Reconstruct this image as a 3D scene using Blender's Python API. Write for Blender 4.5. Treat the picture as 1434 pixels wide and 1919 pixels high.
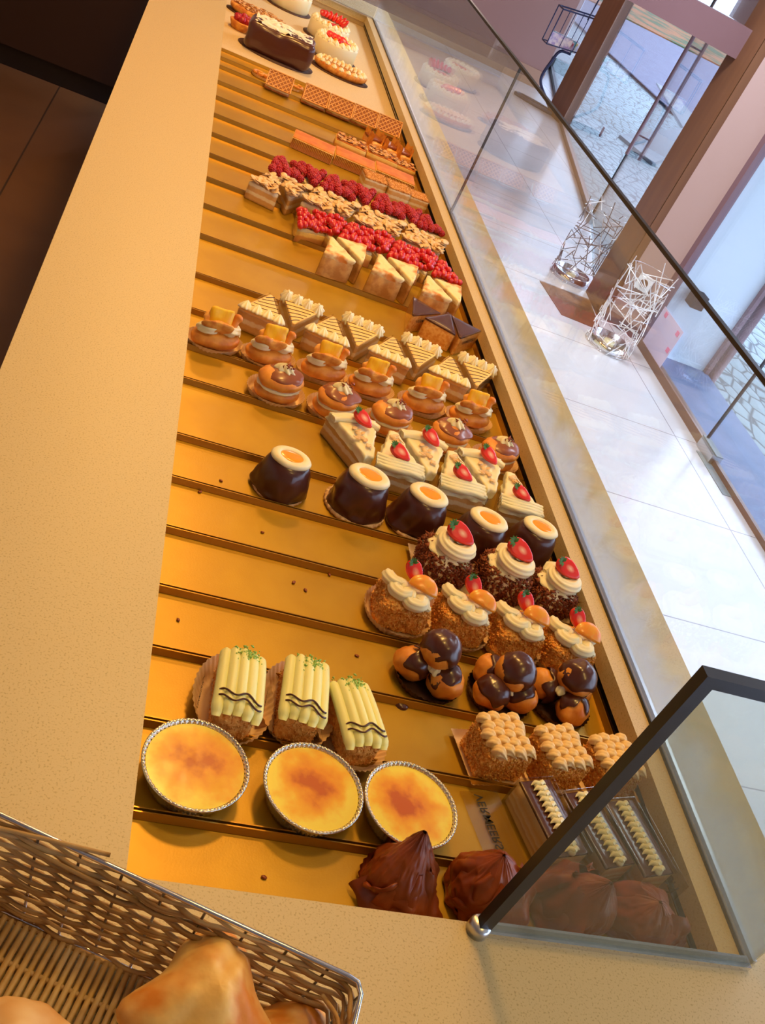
import bpy, math, random
import numpy as np
from mathutils import Matrix, Vector, Euler
for _o in list(bpy.data.objects): bpy.data.objects.remove(_o)
SC = bpy.context.scene; COL = SC.collection
PI = math.pi
# ------------------------------------------------------------------ camera
CZ = 1.90                       # eye height; the counter top lies 0.80 below
R = np.array([[0.91129129, -0.09913989, 0.39964918],
              [0.25513592, -0.6258608, -0.73702369],
              [0.3231932, 0.77360813, -0.54504735]])
cam_d = bpy.data.cameras.new('camera'); cam = bpy.data.objects.new('camera', cam_d); COL.objects.link(cam)
right, down, fwd = R[0], R[1], R[2]
cam.matrix_world = Matrix(((right[0], -down[0], -fwd[0], 0), (right[1], -down[1], -fwd[1], 0),
                           (right[2], -down[2], -fwd[2], CZ), (0, 0, 0, 1)))
cam_d.sensor_fit = 'VERTICAL'; cam_d.sensor_height = 24.0; cam_d.lens = 1814.84 / 1919 * 24.0
cam_d.clip_start = 0.02; cam_d.clip_end = 200
SC.camera = cam
# ------------------------------------------------------------------ world, lights, exposure
SC.view_settings.view_transform = 'Standard'; SC.view_settings.look = 'None'
SC.view_settings.gamma = 1; SC.view_settings.exposure = 0.0; SC.view_settings.use_curve_mapping = False
W = bpy.data.worlds.new('sky'); SC.world = W; W.use_nodes = True
_n = W.node_tree.nodes; _bg = _n['Background']
_bg.inputs[0].default_value = (0.60, 0.73, 1.0, 1); _bg.inputs[1].default_value = 6.0
def area(name, loc, size, power, col, rot=(0, 0, 0), sy=None, spread=PI):
    d = bpy.data.lights.new(name, 'AREA'); d.energy = power; d.color = col; d.size = size; d.spread = spread
    if sy: d.shape = 'RECTANGLE'; d.size_y = sy
    o = bpy.data.objects.new(name, d); o.location = loc; o.rotation_euler = rot; COL.objects.link(o)
WARM = (1.0, 0.52, 0.13)
area('counter_lamp', (0.62, 1.00, 2.75), 0.22, 5.6, (1.0, 0.61, 0.15))
area('counter_lamp', (0.95, 0.10, 2.75), 0.22, 4.0, (1.0, 0.66, 0.17))
area('counter_lamp', (0.42, 1.75, 2.75), 0.22, 15, WARM)
area('counter_lamp', (0.30, 2.85, 2.75), 0.22, 17, WARM)
area('counter_lamp', (0.20, 4.05, 2.75), 0.22, 17, WARM)
area('service_lamp', (-1.1, 3.2, 2.9), 0.3, 4, (1.0, 0.45, 0.15))
area('shop_fill', (2.5, 2.2, 2.95), 0.5, 26, (0.72, 0.82, 1.0), spread=2.0)  # shop fills: added ceiling lights without fixtures, brightening the customer area
area('shop_fill', (2.2, 5.0, 2.95), 0.5, 50, (0.80, 0.86, 1.0), spread=2.0)
area('shop_fill', (2.2, 9.5, 2.95), 0.6, 60, (1.0, 0.72, 0.62))
# ------------------------------------------------------------------ helpers
def hsh(ix, iy, iz, s):
    h = (ix.astype(np.int64) * 374761393 + iy.astype(np.int64) * 668265263 + iz.astype(np.int64) * 2147483647 + s * 1274126177) & 0x7fffffff
    h = ((h ^ (h >> 13)) * 1274126177) & 0x7fffffff
    return ((h ^ (h >> 16)) & 0xffff) / 32767.5 - 1
def vn(P, s=0):
    P = np.asarray(P, float); i = np.floor(P).astype(int); f = P - i; f = f * f * (3 - 2 * f); r = 0
    for a in (0, 1):
        for b in (0, 1):
            for c in (0, 1):
                w = (f[:, 0] if a else 1 - f[:, 0]) * (f[:, 1] if b else 1 - f[:, 1]) * (f[:, 2] if c else 1 - f[:, 2])
                r = r + w * hsh(i[:, 0] + a, i[:, 1] + b, i[:, 2] + c, s)
    return r
def fbm(P, s=0, o=3):
    return sum(vn(P * 2 ** k, s + k) / 2 ** k for k in range(o))
def gf(nu, nv, cu=False, cv=False):
    F = []
    for i in range(nu if cu else nu - 1):
        for j in range(nv if cv else nv - 1):
            a, b = i * nv + j, ((i + 1) % nu) * nv + j
            c, d = ((i + 1) % nu) * nv + (j + 1) % nv, i * nv + (j + 1) % nv
            F.append((a, b, c, d))
    return F
class MB:
    def __init__(s): s.v = []; s.f = []; s.n = 0
    def add(s, V, F):
        V = np.asarray(V, float); s.v.append(V); n = s.n
        s.f.extend([tuple(int(i) + n for i in f) for f in F]); s.n += len(V); return s
    def addm(s, o, M=None, T=(0, 0, 0)):
        V = np.concatenate(o.v)
        if M is not None: V = V @ np.asarray(M).T
        return s.add(V + np.asarray(T), o.f)
    def box(s, x0, x1, y0, y1, z0, z1):
        V = [(x, y, z) for x in (x0, x1) for y in (y0, y1) for z in (z0, z1)]
        return s.add(V, [(0, 1, 3, 2), (4, 6, 7, 5), (0, 4, 5, 1), (2, 3, 7, 6), (0, 2, 6, 4), (1, 5, 7, 3)])
    def build(s, name, mat, parent=None, smooth=True, sc=0.01, weld=False, loc=None, rz=0, bevel=0):
        me = bpy.data.meshes.new(name); V = np.concatenate(s.v) * sc
        me.from_pydata([tuple(p) for p in V], [], s.f); me.materials.append(mat)
        if smooth: me.polygons.foreach_set('use_smooth', [True] * len(me.polygons))
        if weld:
            import bmesh
            bm = bmesh.new(); bm.from_mesh(me); bmesh.ops.remove_doubles(bm, verts=bm.verts, dist=weld if weld is not True else 1e-5)
            bmesh.ops.recalc_face_normals(bm, faces=bm.faces); bm.to_mesh(me); bm.free()
        me.update(); o = bpy.data.objects.new(name, me); COL.objects.link(o)
        if parent: o.parent = parent
        if loc is not None: o.location = loc
        o.rotation_euler.z = rz
        if bevel:
            b = o.modifiers.new('bevel', 'BEVEL'); b.width = bevel; b.segments = 2; b.limit_method = 'ANGLE'
        return o
def rotz(a): c, s = math.cos(a), math.sin(a); return np.array([[c, -s, 0], [s, c, 0], [0, 0, 1]])
def rotx(a): c, s = math.cos(a), math.sin(a); return np.array([[1, 0, 0], [0, c, -s], [0, s, c]])
def roty(a): c, s = math.cos(a), math.sin(a); return np.array([[c, 0, s], [0, 1, 0], [-s, 0, c]])
def lathe(prof, n=48, fn=None, sx=1, sy=1):
    prof = np.array(prof, float); V = []
    th = np.linspace(0, 2 * PI, n, endpoint=False)
    for k, (r, z) in enumerate(prof):
        V.append(np.stack([r * np.cos(th), r * np.sin(th), np.full(n, z)], 1))
    V = np.concatenate(V)
    if fn: V = fn(V)
    V = V * np.array([sx, sy, 1]); m = len(prof)
    F = []
    for i in range(m - 1):
        for j in range(n):
            F.append((i * n + j, i * n + (j + 1) % n, (i + 1) * n + (j + 1) % n, (i + 1) * n + j))
    return MB().add(V, F)
def resample(P, n):
    P = np.array(P, float); d = np.r_[0, np.cumsum(np.linalg.norm(np.diff(P, axis=0), axis=1))]
    t = np.linspace(0, d[-1], n); return np.stack([np.interp(t, d, P[:, k]) for k in range(P.shape[1])], 1)
def smooth_path(P, n, closed=False):
    P = [np.array(p, float) for p in P]; out = []
    m = len(P); K = m if closed else m - 1
    for i in range(K):
        p0 = P[(i - 1) % m] if closed or i > 0 else 2 * P[0] - P[1]
        p1 = P[i]; p2 = P[(i + 1) % m]
        p3 = P[(i + 2) % m] if closed or i + 2 < m else 2 * P[-1] - P[-2]
        for t in np.linspace(0, 1, 9)[:-1]:
            out.append(.5 * ((2 * p1) + (-p0 + p2) * t + (2 * p0 - 5 * p1 + 4 * p2 - p3) * t * t + (-p0 + 3 * p1 - 3 * p2 + p3) * t ** 3))
    out.append(P[0] if closed else P[-1]); return resample(out, n)
def tube(P, rad, n=8, star=0, pts=5, twist=0, closed=False, flat=1, cap=True):
    P = np.asarray(P, float); m = len(P); rad = np.broadcast_to(np.asarray(rad, float), (m,))
    T = np.gradient(P, axis=0)
    if closed: T = np.roll(P, -1, 0) - np.roll(P, 1, 0)
    T /= np.linalg.norm(T, axis=1)[:, None] + 1e-12
    up = np.array([0, 0, 1.0]); V = []; prev = None
    for i in range(m):
        a = np.cross(T[i], up if prev is None else prev)
        if prev is None and np.linalg.norm(a) < .1: a = np.cross(T[i], (1, 0, 0))
        if prev is not None: b = prev - T[i] * (prev @ T[i]); b /= np.linalg.norm(b) + 1e-12; a = np.cross(T[i], b)
        a /= np.linalg.norm(a) + 1e-12; b = np.cross(a, T[i]); prev = b
        th = np.linspace(0, 2 * PI, n, endpoint=False)
        r = rad[i] * (1 + star * np.cos(pts * th + twist * i))
        V.append(P[i] + (r * np.cos(th))[:, None] * a + (r * np.sin(th) * flat)[:, None] * b)
    V = np.concatenate(V); F = gf(m, n, closed, True)
    if cap and not closed:
        F = F + [tuple(range(n))[::-1], tuple(range((m - 1) * n, m * n))]
    return MB().add(V, F)
def sphere(n=24, m=16):
    prof = [(math.sin(PI * k / m), -math.cos(PI * k / m)) for k in range(m + 1)]
    return lathe(prof, n)
def blob(sx, sy, sz, amp=.08, fr=.5, seed=0, n=28, m=18, T=(0, 0, 0), M=None, flat=None):
    s = sphere(n, m); V = s.v[0] * np.array([sx, sy, sz])
    if flat is not None: V[:, 2] = np.where(V[:, 2] < -flat * sz, -flat * sz + (V[:, 2] + flat * sz) * .1, V[:, 2])
    d = V / (np.linalg.norm(V, axis=1)[:, None] + 1e-9)
    V = V + d * (fbm(V * fr + 7.3 + seed * 3.1, seed) * amp)[:, None]
    if M is not None: V = V @ np.asarray(M).T
    return MB().add(V + np.array(T), s.f)
def rbox(sx, sy, sz, r, n=12, amp=0, fr=.6, seed=0, T=(0, 0, 0), taper=0):
    g = np.linspace(-1, 1, n + 1); o = MB(); h = np.array([sx, sy, sz]) / 2; core = np.maximum(h - r, .001)
    for ax in range(3):
        for sg in (-1, 1):
            A, B = np.meshgrid(g, g, indexing='ij'); P = np.zeros((A.size, 3))
            P[:, ax] = sg; P[:, (ax + 1) % 3] = A.ravel() * sg; P[:, (ax + 2) % 3] = B.ravel()
            P = P * h; q = np.clip(P, -core, core); d = P - q
            nn = np.linalg.norm(d, axis=1)[:, None]; V = q + d / np.maximum(nn, 1e-9) * r
            N = V - q
            if amp: V = V + N / r * (fbm(V * fr + 9.1 + seed, seed) * amp)[:, None]
            if taper: V[:, :2] *= (1 - taper * (V[:, 2:3] / sz + .5))
            o.add(V + np.array(T) + np.array([0, 0, sz / 2]), gf(n + 1, n + 1))
    return o
def slab(out, z0, z1, bev=.2, rings=3, amp=0, fr=1, seed=0, sub=5, side=3):
    """convex outline extruded, softly bevelled on top"""
    out = np.array(out, float); c = out.mean(0); P = []
    m = len(out)
    for i in range(m):
        for t in np.linspace(0, 1, sub, endpoint=False): P.append(out[i] * (1 - t) + out[(i + 1) % m] * t)
    P = np.array(P); R_ = []; n = len(P)
    ext = np.abs(out - c).max()
    for t in np.linspace(0, 1, side): R_.append((1.0, z0 + (z1 - bev - z0) * t))
    R_.append((1 - .3 * bev / ext, z1 - .3 * bev)); R_.append((1 - bev / ext, z1))
    for t in np.linspace(1, 0, rings + 1)[1:]: R_.append(((1 - bev / ext) * t, z1))
    V = np.concatenate([np.c_[c + (P - c) * k, np.full(n, z)] for k, z in R_])
    if amp:
        N = V - np.array([c[0], c[1], (z0 + z1) / 2]); N /= np.linalg.norm(N, axis=1)[:, None]
        V = V + N * (fbm(V * fr + seed, seed) * amp)[:, None]
        V[:n, 2] = z0
    F = []
    for i in range(len(R_) - 1):
        for j in range(n): F.append((i * n + j, i * n + (j + 1) % n, (i + 1) * n + (j + 1) % n, (i + 1) * n + j))
    return MB().add(V, F)
def crumbs(pts, nrm, s0, s1, rng, el=1.0):
    """irregular little chips standing on a surface, as one coat"""
    k = len(pts); s = rng.uniform(s0, s1, k)
    base = np.array([(1, 0, -.3), (-.5, .87, -.3), (-.5, -.87, -.3), (0, 0, 1)])
    A = rng.normal(size=(k, 3)); A /= np.linalg.norm(A, axis=1)[:, None]
    B = np.cross(A, rng.normal(size=(k, 3))); B /= np.linalg.norm(B, axis=1)[:, None]; Cc = np.cross(A, B)
    V = pts[:, None] + s[:, None, None] * (base[None, :, 0:1] * A[:, None] * el + base[None, :, 1:2] * B[:, None] + base[None, :, 2:3] * Cc[:, None]) \
        * (1 + .3 * rng.normal(size=(k, 4, 1)))
    F = []
    for i in range(k):
        b = i * 4; F += [(b, b + 1, b + 3), (b + 1, b + 2, b + 3), (b + 2, b, b + 3), (b, b + 2, b + 1)]
    return MB().add(V.reshape(-1, 3), F)
def surf_pts(mb, k, rng, zmin=-99, zmax=99):
    V = np.concatenate(mb.v); F = np.array([f[:3] for f in mb.f]); ctr = V[F].mean(1)
    n = np.cross(V[F[:, 1]] - V[F[:, 0]], V[F[:, 2]] - V[F[:, 0]]); a = np.linalg.norm(n, axis=1)
    ok = (ctr[:, 2] > zmin) & (ctr[:, 2] < zmax) & (a > 1e-6); w = a * ok; i = rng.choice(len(F), k, p=w / w.sum())
    r = rng.random((k, 2)); r = np.where(r.sum(1)[:, None] > 1, 1 - r, r)
    f4 = np.array([f if len(f) == 4 else (*f, f[2]) for f in mb.f])[i]
    u, v = rng.random(k)[:, None], rng.random(k)[:, None]
    P = (V[f4[:, 0]] * (1 - u) + V[f4[:, 1]] * u) * (1 - v) + (V[f4[:, 3]] * (1 - u) + V[f4[:, 2]] * u) * v
    return P, n[i] / a[i][:, None]
# ------------------------------------------------------------------ tagging
def tag(o, label=None, cat=None, group=None, kind=None):
    if label: o['label'] = label
    if cat: o['category'] = cat
    if group: o['group'] = group
    if kind: o['kind'] = kind
    return o
def empty(name, loc=(0, 0, 0), rz=0, label=None, cat=None, group=None):
    o = bpy.data.objects.new(name, None); o.empty_display_size = .02; COL.objects.link(o)
    o.location = loc; o.rotation_euler.z = rz; return tag(o, label, cat, group)
def copy_tree(o, parent=None):
    c = o.copy(); COL.objects.link(c); c.parent = parent
    for ch in list(o.children): copy_tree(ch, c)
    return c
# ------------------------------------------------------------------ materials
def M(name, col, rough=.5, metal=0, col2=None, nscale=60, ramp=(.4, .6), bump=0, bscale=80, sss=0, spec=.5, coat=0, trans=0, detail=3, bdist=.002, stretch=None):
    m = bpy.data.materials.new(name); m.use_nodes = True; nt = m.node_tree; b = nt.nodes['Principled BSDF']
    I = b.inputs; I['Base Color'].default_value = (*col, 1); I['Roughness'].default_value = rough; I['Metallic'].default_value = metal
    I['Specular IOR Level'].default_value = spec
    if sss: I['Subsurface Weight'].default_value = sss; I['Subsurface Radius'].default_value = (1, .5, .25); I['Subsurface Scale'].default_value = .006
    if coat: I['Coat Weight'].default_value = coat; I['Coat Roughness'].default_value = .12
    if col2 or bump:
        tc = nt.nodes.new('ShaderNodeTexCoord'); mp = nt.nodes.new('ShaderNodeMapping'); nt.links.new(tc.outputs['Object'], mp.inputs[0])
        if stretch: mp.inputs['Scale'].default_value = stretch
    if col2:
        nz = nt.nodes.new('ShaderNodeTexNoise'); nz.inputs['Scale'].default_value = nscale; nz.inputs['Detail'].default_value = detail
        nt.links.new(mp.outputs[0], nz.inputs['Vector'])
        cr = nt.nodes.new('ShaderNodeValToRGB'); e = cr.color_ramp.elements
        e[0].position, e[1].position = ramp; e[0].color = (*col, 1); e[1].color = (*col2, 1)
        nt.links.new(nz.outputs[0], cr.inputs[0]); nt.links.new(cr.outputs[0], I['Base Color'])
    if bump:
        n2 = nt.nodes.new('ShaderNodeTexNoise'); n2.inputs['Scale'].default_value = bscale; n2.inputs['Detail'].default_value = 3
        nt.links.new(mp.outputs[0], n2.inputs['Vector'])
        bp = nt.nodes.new('ShaderNodeBump'); bp.inputs['Strength'].default_value = bump; bp.inputs['Distance'].default_value = bdist
        nt.links.new(n2.outputs[0], bp.inputs['Height']); nt.links.new(bp.outputs[0], I['Normal'])
    return m
def glassmat(name, tint, refl=1.0, haze=0.0, hazecol=(.8, .85, .9), base=.0, rough=0.0):
    m = bpy.data.materials.new(name); m.use_nodes = True; nt = m.node_tree; nt.nodes.clear()
    out = nt.nodes.new('ShaderNodeOutputMaterial'); tr = nt.nodes.new('ShaderNodeBsdfTransparent'); tr.inputs[0].default_value = (*tint, 1)
    gl = nt.nodes.new('ShaderNodeBsdfGlossy'); gl.inputs['Roughness'].default_value = rough
    fr = nt.nodes.new('ShaderNodeFresnel'); ge = nt.nodes.new('ShaderNodeNewGeometry')
    io = nt.nodes.new('ShaderNodeMath'); io.operation = 'MULTIPLY_ADD'; io.inputs[1].default_value = 1 / 1.5 - 1.5; io.inputs[2].default_value = 1.5
    nt.links.new(ge.outputs['Backfacing'], io.inputs[0]); nt.links.new(io.outputs[0], fr.inputs[0])
    mu = nt.nodes.new('ShaderNodeMath'); mu.operation = 'MULTIPLY_ADD'; mu.inputs[1].default_value = refl; mu.inputs[2].default_value = base; mu.use_clamp = True
    nt.links.new(fr.outputs[0], mu.inputs[0])
    mx = nt.nodes.new('ShaderNodeMixShader'); nt.links.new(mu.outputs[0], mx.inputs[0])
    nt.links.new(tr.outputs[0], mx.inputs[1]); nt.links.new(gl.outputs[0], mx.inputs[2]); last = mx
    if haze:
        df = nt.nodes.new('ShaderNodeBsdfDiffuse'); df.inputs[0].default_value = (*hazecol, 1)
        m2 = nt.nodes.new('ShaderNodeMixShader'); m2.inputs[0].default_value = haze
        nt.links.new(last.outputs[0], m2.inputs[1]); nt.links.new(df.outputs[0], m2.inputs[2]); last = m2
    nt.links.new(last.outputs[0], out.inputs[0]); return m
m_counter = M('speckled_worktop', (.64, .50, .24), .42, col2=(.46, .34, .14), nscale=420, ramp=(.56, .68), detail=2)
m_gold = M('gold_tray', (.52, .30, .014), .38, metal=.4, col2=(.46, .255, .010), nscale=9, bump=.05, bscale=400)
m_goldrim = M('gold_rim', (.46, .24, .03), .30, metal=.7)
m_black = M('black_trim', (.012, .012, .014), .4)
m_chrome = M('chrome', (.75, .75, .77), .12, metal=1)
m_steel = M('brushed_steel', (.6, .6, .6), .3, metal=1)
m_shelf = M('cream_shelf', (.74, .58, .32), .5, col2=(.68, .52, .28), nscale=300)
m_cream = M('whipped_cream', (.90, .82, .52), .45, sss=.25, bump=.08, bscale=200)
m_ycream = M('yellow_cream', (.92, .90, .36), .45, sss=.2, bump=.06, bscale=200)
m_mocha = M('mocha_cream', (.92, .64, .28), .5, sss=.15, bump=.1, bscale=250)
m_crumb = M('nut_crumb', (.78, .25, .02), .65, col2=(1.0, .58, .13), nscale=250, ramp=(.35, .65))
m_crumbd = M('dark_crumb', (.14, .03, .012), .6, col2=(.34, .08, .02), nscale=200)
m_sponge = M('sponge', (.80, .52, .20), .7, col2=(.66, .36, .10), nscale=120, bump=.3, bscale=300)
m_choco = M('dark_chocolate', (.075, .018, .010), .28, coat=.25, bump=.12, bscale=60)
m_chocm = M('milk_chocolate', (.22, .040, .006), .34, bump=.25, bscale=70, col2=(.33, .068, .010), nscale=30)
m_glaze = M('caramel_glaze', (.27, .075, .025), .3, coat=.2)
m_chou = M('choux_crust', (.86, .36, .045), .42, col2=(.62, .18, .018), nscale=38, ramp=(.38, .7), bump=.35, bscale=90)
m_puff = M('puff_pastry', (.86, .42, .07), .5, col2=(.60, .18, .02), nscale=60, ramp=(.35, .65), bump=.5, bscale=140)
m_paper = M('paper', (.80, .58, .32), .7, bump=.1, bscale=300)
m_paperd = M('dark_paper', (.08, .03, .015), .6)
m_ink = M('black_print', (.02, .018, .02), .6)
m_straw = None
m_leaf = M('berry_leaf', (.05, .16, .02), .5)
m_orange = M('mandarin', (.96, .30, .008), .3, col2=(.92, .38, .02), nscale=90, sss=.3, coat=.3)
m_jelly = M('apricot_jelly', (.95, .38, .01), .2, sss=.3, coat=.4)
m_pine = M('pineapple', (.98, .62, .015), .35, col2=(.92, .50, .01), nscale=120, sss=.3, stretch=(1, 1, .2))
m_foil = M('foil_cup', (.78, .72, .6), .25, metal=.9, bump=.2, bscale=200)
m_film = glassmat('clear_film', (.96, .95, .93), refl=1.4, base=.03, rough=.12)
m_red = M('redcurrant', (.62, .012, .012), .15, sss=.3, coat=.5)
m_rasp = M('raspberry', (.34, .004, .016), .35, col2=(.54, .02, .035), nscale=200, sss=.2)
m_almond = M('almond_flake', (.84, .62, .34), .5, col2=(.70, .42, .16), nscale=80)
m_marz = M('striped_icing', (.97, .64, .22), .4)
m_wafer = M('waffle_crust', (.66, .26, .06), .5, col2=(.50, .16, .03), nscale=60)
m_cust = M('custard', (.92, .60, .12), .3, sss=.2)
m_tartor = M('orange_tart_top', (.62, .16, .012), .5, coat=.0, col2=(.72, .24, .025), nscale=30)
m_green = M('pistachio', (.36, .62, .14), .6)
def strawmat():
    m = M('strawberry', (.75, .02, .015), .25, sss=.15, coat=.4); nt = m.node_tree; b = nt.nodes['Principled BSDF']
    tc = nt.nodes.new('ShaderNodeTexCoord'); sp = nt.nodes.new('ShaderNodeSeparateXYZ'); nt.links.new(tc.outputs['Object'], sp.inputs[0])
    # the cut face (+z side of the berry) is paler towards its core
    mp = nt.nodes.new('ShaderNodeMapping'); mp.inputs['Scale'].default_value = (100 / 1.0, 100 / .62, 0); nt.links.new(tc.outputs['Object'], mp.inputs[0])
    ln = nt.nodes.new('ShaderNodeVectorMath'); ln.operation = 'LENGTH'; nt.links.new(mp.outputs[0], ln.inputs[0])
    cr = nt.nodes.new('ShaderNodeValToRGB'); e = cr.color_ramp.elements
    e[0].position = .1; e[0].color = (.96, .55, .36, 1); e[1].position = 1.1; e[1].color = (.80, .03, .02, 1)
    nt.links.new(ln.outputs['Value'], cr.inputs[0])
    gt = nt.nodes.new('ShaderNodeMath'); gt.operation = 'GREATER_THAN'; gt.inputs[1].default_value = .0028; nt.links.new(sp.outputs[2], gt.inputs[0])
    mx = nt.nodes.new('ShaderNodeMix'); mx.data_type = 'RGBA'; mx.inputs[6].default_value = (.70, .02, .012, 1)
    nt.links.new(gt.outputs[0], mx.inputs[0]); nt.links.new(cr.outputs[0], mx.inputs[7]); nt.links.new(mx.outputs[2], b.inputs['Base Color'])
    return m
m_straw = strawmat()
def layermat(name, stops, h, rough=.6, jit=.15):
    """strata along the height of a slice (h in m)"""
    m = M(name, (.8, .6, .3), rough, bump=.35, bscale=250); nt = m.node_tree; b = nt.nodes['Principled BSDF']
    tc = nt.nodes.new('ShaderNodeTexCoord'); sp = nt.nodes.new('ShaderNodeSeparateXYZ'); nt.links.new(tc.outputs['Object'], sp.inputs[0])
    nz = nt.nodes.new('ShaderNodeTexNoise'); nz.inputs['Scale'].default_value = 90; nt.links.new(tc.outputs['Object'], nz.inputs['Vector'])
    ma = nt.nodes.new('ShaderNodeMath'); ma.operation = 'MULTIPLY'; ma.inputs[1].default_value = 1 / h; nt.links.new(sp.outputs[2], ma.inputs[0])
    mb = nt.nodes.new('ShaderNodeMath'); mb.operation = 'MULTIPLY_ADD'; mb.inputs[1].default_value = jit
    nt.links.new(nz.outputs[0], mb.inputs[0]); nt.links.new(ma.outputs[0], mb.inputs[2])
    cr = nt.nodes.new('ShaderNodeValToRGB'); nt.links.new(mb.outputs[0], cr.inputs[0]); cr.color_ramp.interpolation = 'LINEAR'
    e = cr.color_ramp.elements
    for k, (p, c) in enumerate(stops):
        el = e[k] if k < 2 else e.new(p)
        el.position = p; el.color = (*c, 1)
    nt.links.new(cr.outputs[0], b.inputs['Base Color']); return m
cS, cC, cB = (.72, .42, .14), (.90, .78, .52), (.42, .20, .06)
m_layer = layermat('cake_layers', [(0.08, cB), (.2, cS), (.36, cS), (.42, cC), (.55, cC), (.6, cS), (.8, cS), (.86, cC), (1.0, cC)], .045)
m_mille = layermat('flaky_layers', [(0.05, cS), (.18, (.95, .70, .28)), (.3, cS), (.36, (.98, .78, .36)), (.5, (.84, .50, .14)), (.58, (.98, .78, .36)), (.75, (.84, .5, .16)), (1.0, (.95, .72, .30))], .04)
m_crust = layermat('tart_crust', [(0.1, (.50, .20, .05)), (.5, (.70, .34, .08)), (.6, (.90, .62, .16)), (.95, (.92, .66, .2))], .035)
def mering():
    m = M('browned_meringue', (.96, .78, .38), .5, col2=(.66, .22, .02), nscale=30, ramp=(.44, .58), sss=.1, bump=.2, bscale=90); return m
m_mer = mering()
m_brul = M('burnt_custard', (.98, .62, .05), .18, col2=(.86, .25, .012), nscale=26, ramp=(.40, .60), coat=.3, sss=.15, detail=5)
# ================================================================== SETTING
def tilemat(name, c1, c2, joint, ox, oy, px, py, jw, rough, spec=.5, var=.08):
    m = M(name, c1, rough, spec=spec); nt = m.node_tree; b = nt.nodes['Principled BSDF']
    tc = nt.nodes.new('ShaderNodeTexCoord'); sp = nt.nodes.new('ShaderNodeSeparateXYZ'); nt.links.new(tc.outputs['Object'], sp.inputs[0])
    def line(out, o, p):
        a = nt.nodes.new('ShaderNodeMath'); a.operation = 'SUBTRACT'; nt.links.new(out, a.inputs[0]); a.inputs[1].default_value = o - jw / 2 - 50 * p
        q = nt.nodes.new('ShaderNodeMath'); q.operation = 'MODULO'; nt.links.new(a.outputs[0], q.inputs[0]); q.inputs[1].default_value = p
        l = nt.nodes.new('ShaderNodeMath'); l.operation = 'LESS_THAN'; nt.links.new(q.outputs[0], l.inputs[0]); l.inputs[1].default_value = jw; return l
    a, c = line(sp.outputs[0], ox, px), line(sp.outputs[1], oy, py)
    mxm = nt.nodes.new('ShaderNodeMath'); mxm.operation = 'MAXIMUM'; nt.links.new(a.outputs[0], mxm.inputs[0]); nt.links.new(c.outputs[0], mxm.inputs[1])
    nz = nt.nodes.new('ShaderNodeTexNoise'); nz.inputs['Scale'].default_value = 1.6; nz.inputs['Detail'].default_value = 6; nt.links.new(tc.outputs['Object'], nz.inputs['Vector'])
    cr = nt.nodes.new('ShaderNodeValToRGB'); e = cr.color_ramp.elements; e[0].position = .4; e[1].position = .62
    e[0].color = (*c1, 1); e[1].color = (*c2, 1); nt.links.new(nz.outputs[0], cr.inputs[0])
    mx = nt.nodes.new('ShaderNodeMix'); mx.data_type = 'RGBA'; nt.links.new(mxm.outputs[0], mx.inputs[0])
    nt.links.new(cr.outputs[0], mx.inputs[6]); mx.inputs[7].default_value = (*joint, 1); nt.links.new(mx.outputs[2], b.inputs['Base Color'])
    return m
m_floor = tilemat('shop_tiles', (.56, .54, .55), (.62, .59, .59), (.26, .24, .26), 3.0, 2.54, .75, .785, .006, .22)
m_sfloor = tilemat('service_tiles', (.15, .07, .03), (.18, .085, .035), (.05, .03, .02), -.497, 6.2, 1.2, 7.0, .008, .5)
m_pink = M('pink_plaster', (.40, .27, .24), .8)
m_partn = M('brown_pink_plaster', (.30, .165, .135), .8)
m_partb = M('tan_plinth', (.36, .20, .12), .5)
m_wood = M('brown_post', (.17, .07, .028), .45, col2=(.14, .055, .022), nscale=8, stretch=(1, 1, .1))
m_mauve = M('mauve_metal', (.17, .09, .10), .45)
m_rail = M('brown_rail', (.22, .12, .08), .4)
m_wallw = M('white_render', (.62, .70, .74), .8)
m_plast = M('plaster', (.55, .46, .38), .85)
m_darkcab = M('dark_cabinet', (.035, .012, .006), .5)
m_kick = M('kick_plate', (.012, .008, .010), .4)
m_lamp = M('matt_black', (.008, .008, .016), .9, spec=.05)
m_road = M('asphalt', (.13, .14, .20), .8, col2=(.16, .17, .23), nscale=6)
m_slab = M('blue_stone', (.10, .15, .27), .6, col2=(.13, .18, .31), nscale=5)
m_curb = M('curb_stone', (.22, .25, .26), .7)
m_grass = M('leafy_grass', (.02, .075, .006), .8, col2=(.30, .10, .012), nscale=.9, ramp=(.45, .55))
def cobmat():
    m = M('cobbles', (.5, .6, .6), .6); nt = m.node_tree; b = nt.nodes['Principled BSDF']
    tc = nt.nodes.new('ShaderNodeTexCoord'); v = nt.nodes.new('ShaderNodeTexVoronoi'); v.feature = 'DISTANCE_TO_EDGE'; v.inputs['Scale'].default_value = 9
    mp = nt.nodes.new('ShaderNodeMapping'); mp.inputs['Scale'].default_value = (1, .55, 1); mp.inputs['Rotation'].default_value = (0, 0, .5)
    nt.links.new(tc.outputs['Object'], mp.inputs[0]); nt.links.new(mp.outputs[0], v.inputs['Vector'])
    cr = nt.nodes.new('ShaderNodeValToRGB'); e = cr.color_ramp.elements; e[0].position = .02; e[0].color = (.03, .045, .045, 1); e[1].position = .09; e[1].color = (.26, .34, .34, 1)
    nt.links.new(v.outputs['Distance'], cr.inputs[0]); nt.links.new(cr.outputs[0], b.inputs['Base Color'])
    bp = nt.nodes.new('ShaderNodeBump'); bp.inputs['Strength'].default_value = .5; bp.inputs['Distance'].default_value = .02
    nt.links.new(v.outputs['Distance'], bp.inputs['Height']); nt.links.new(bp.outputs[0], b.inputs['Normal']); return m
m_cob = cobmat()
m_pane = glassmat('window_glass', (.93, .95, .97), refl=1.0, base=.02)
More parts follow.
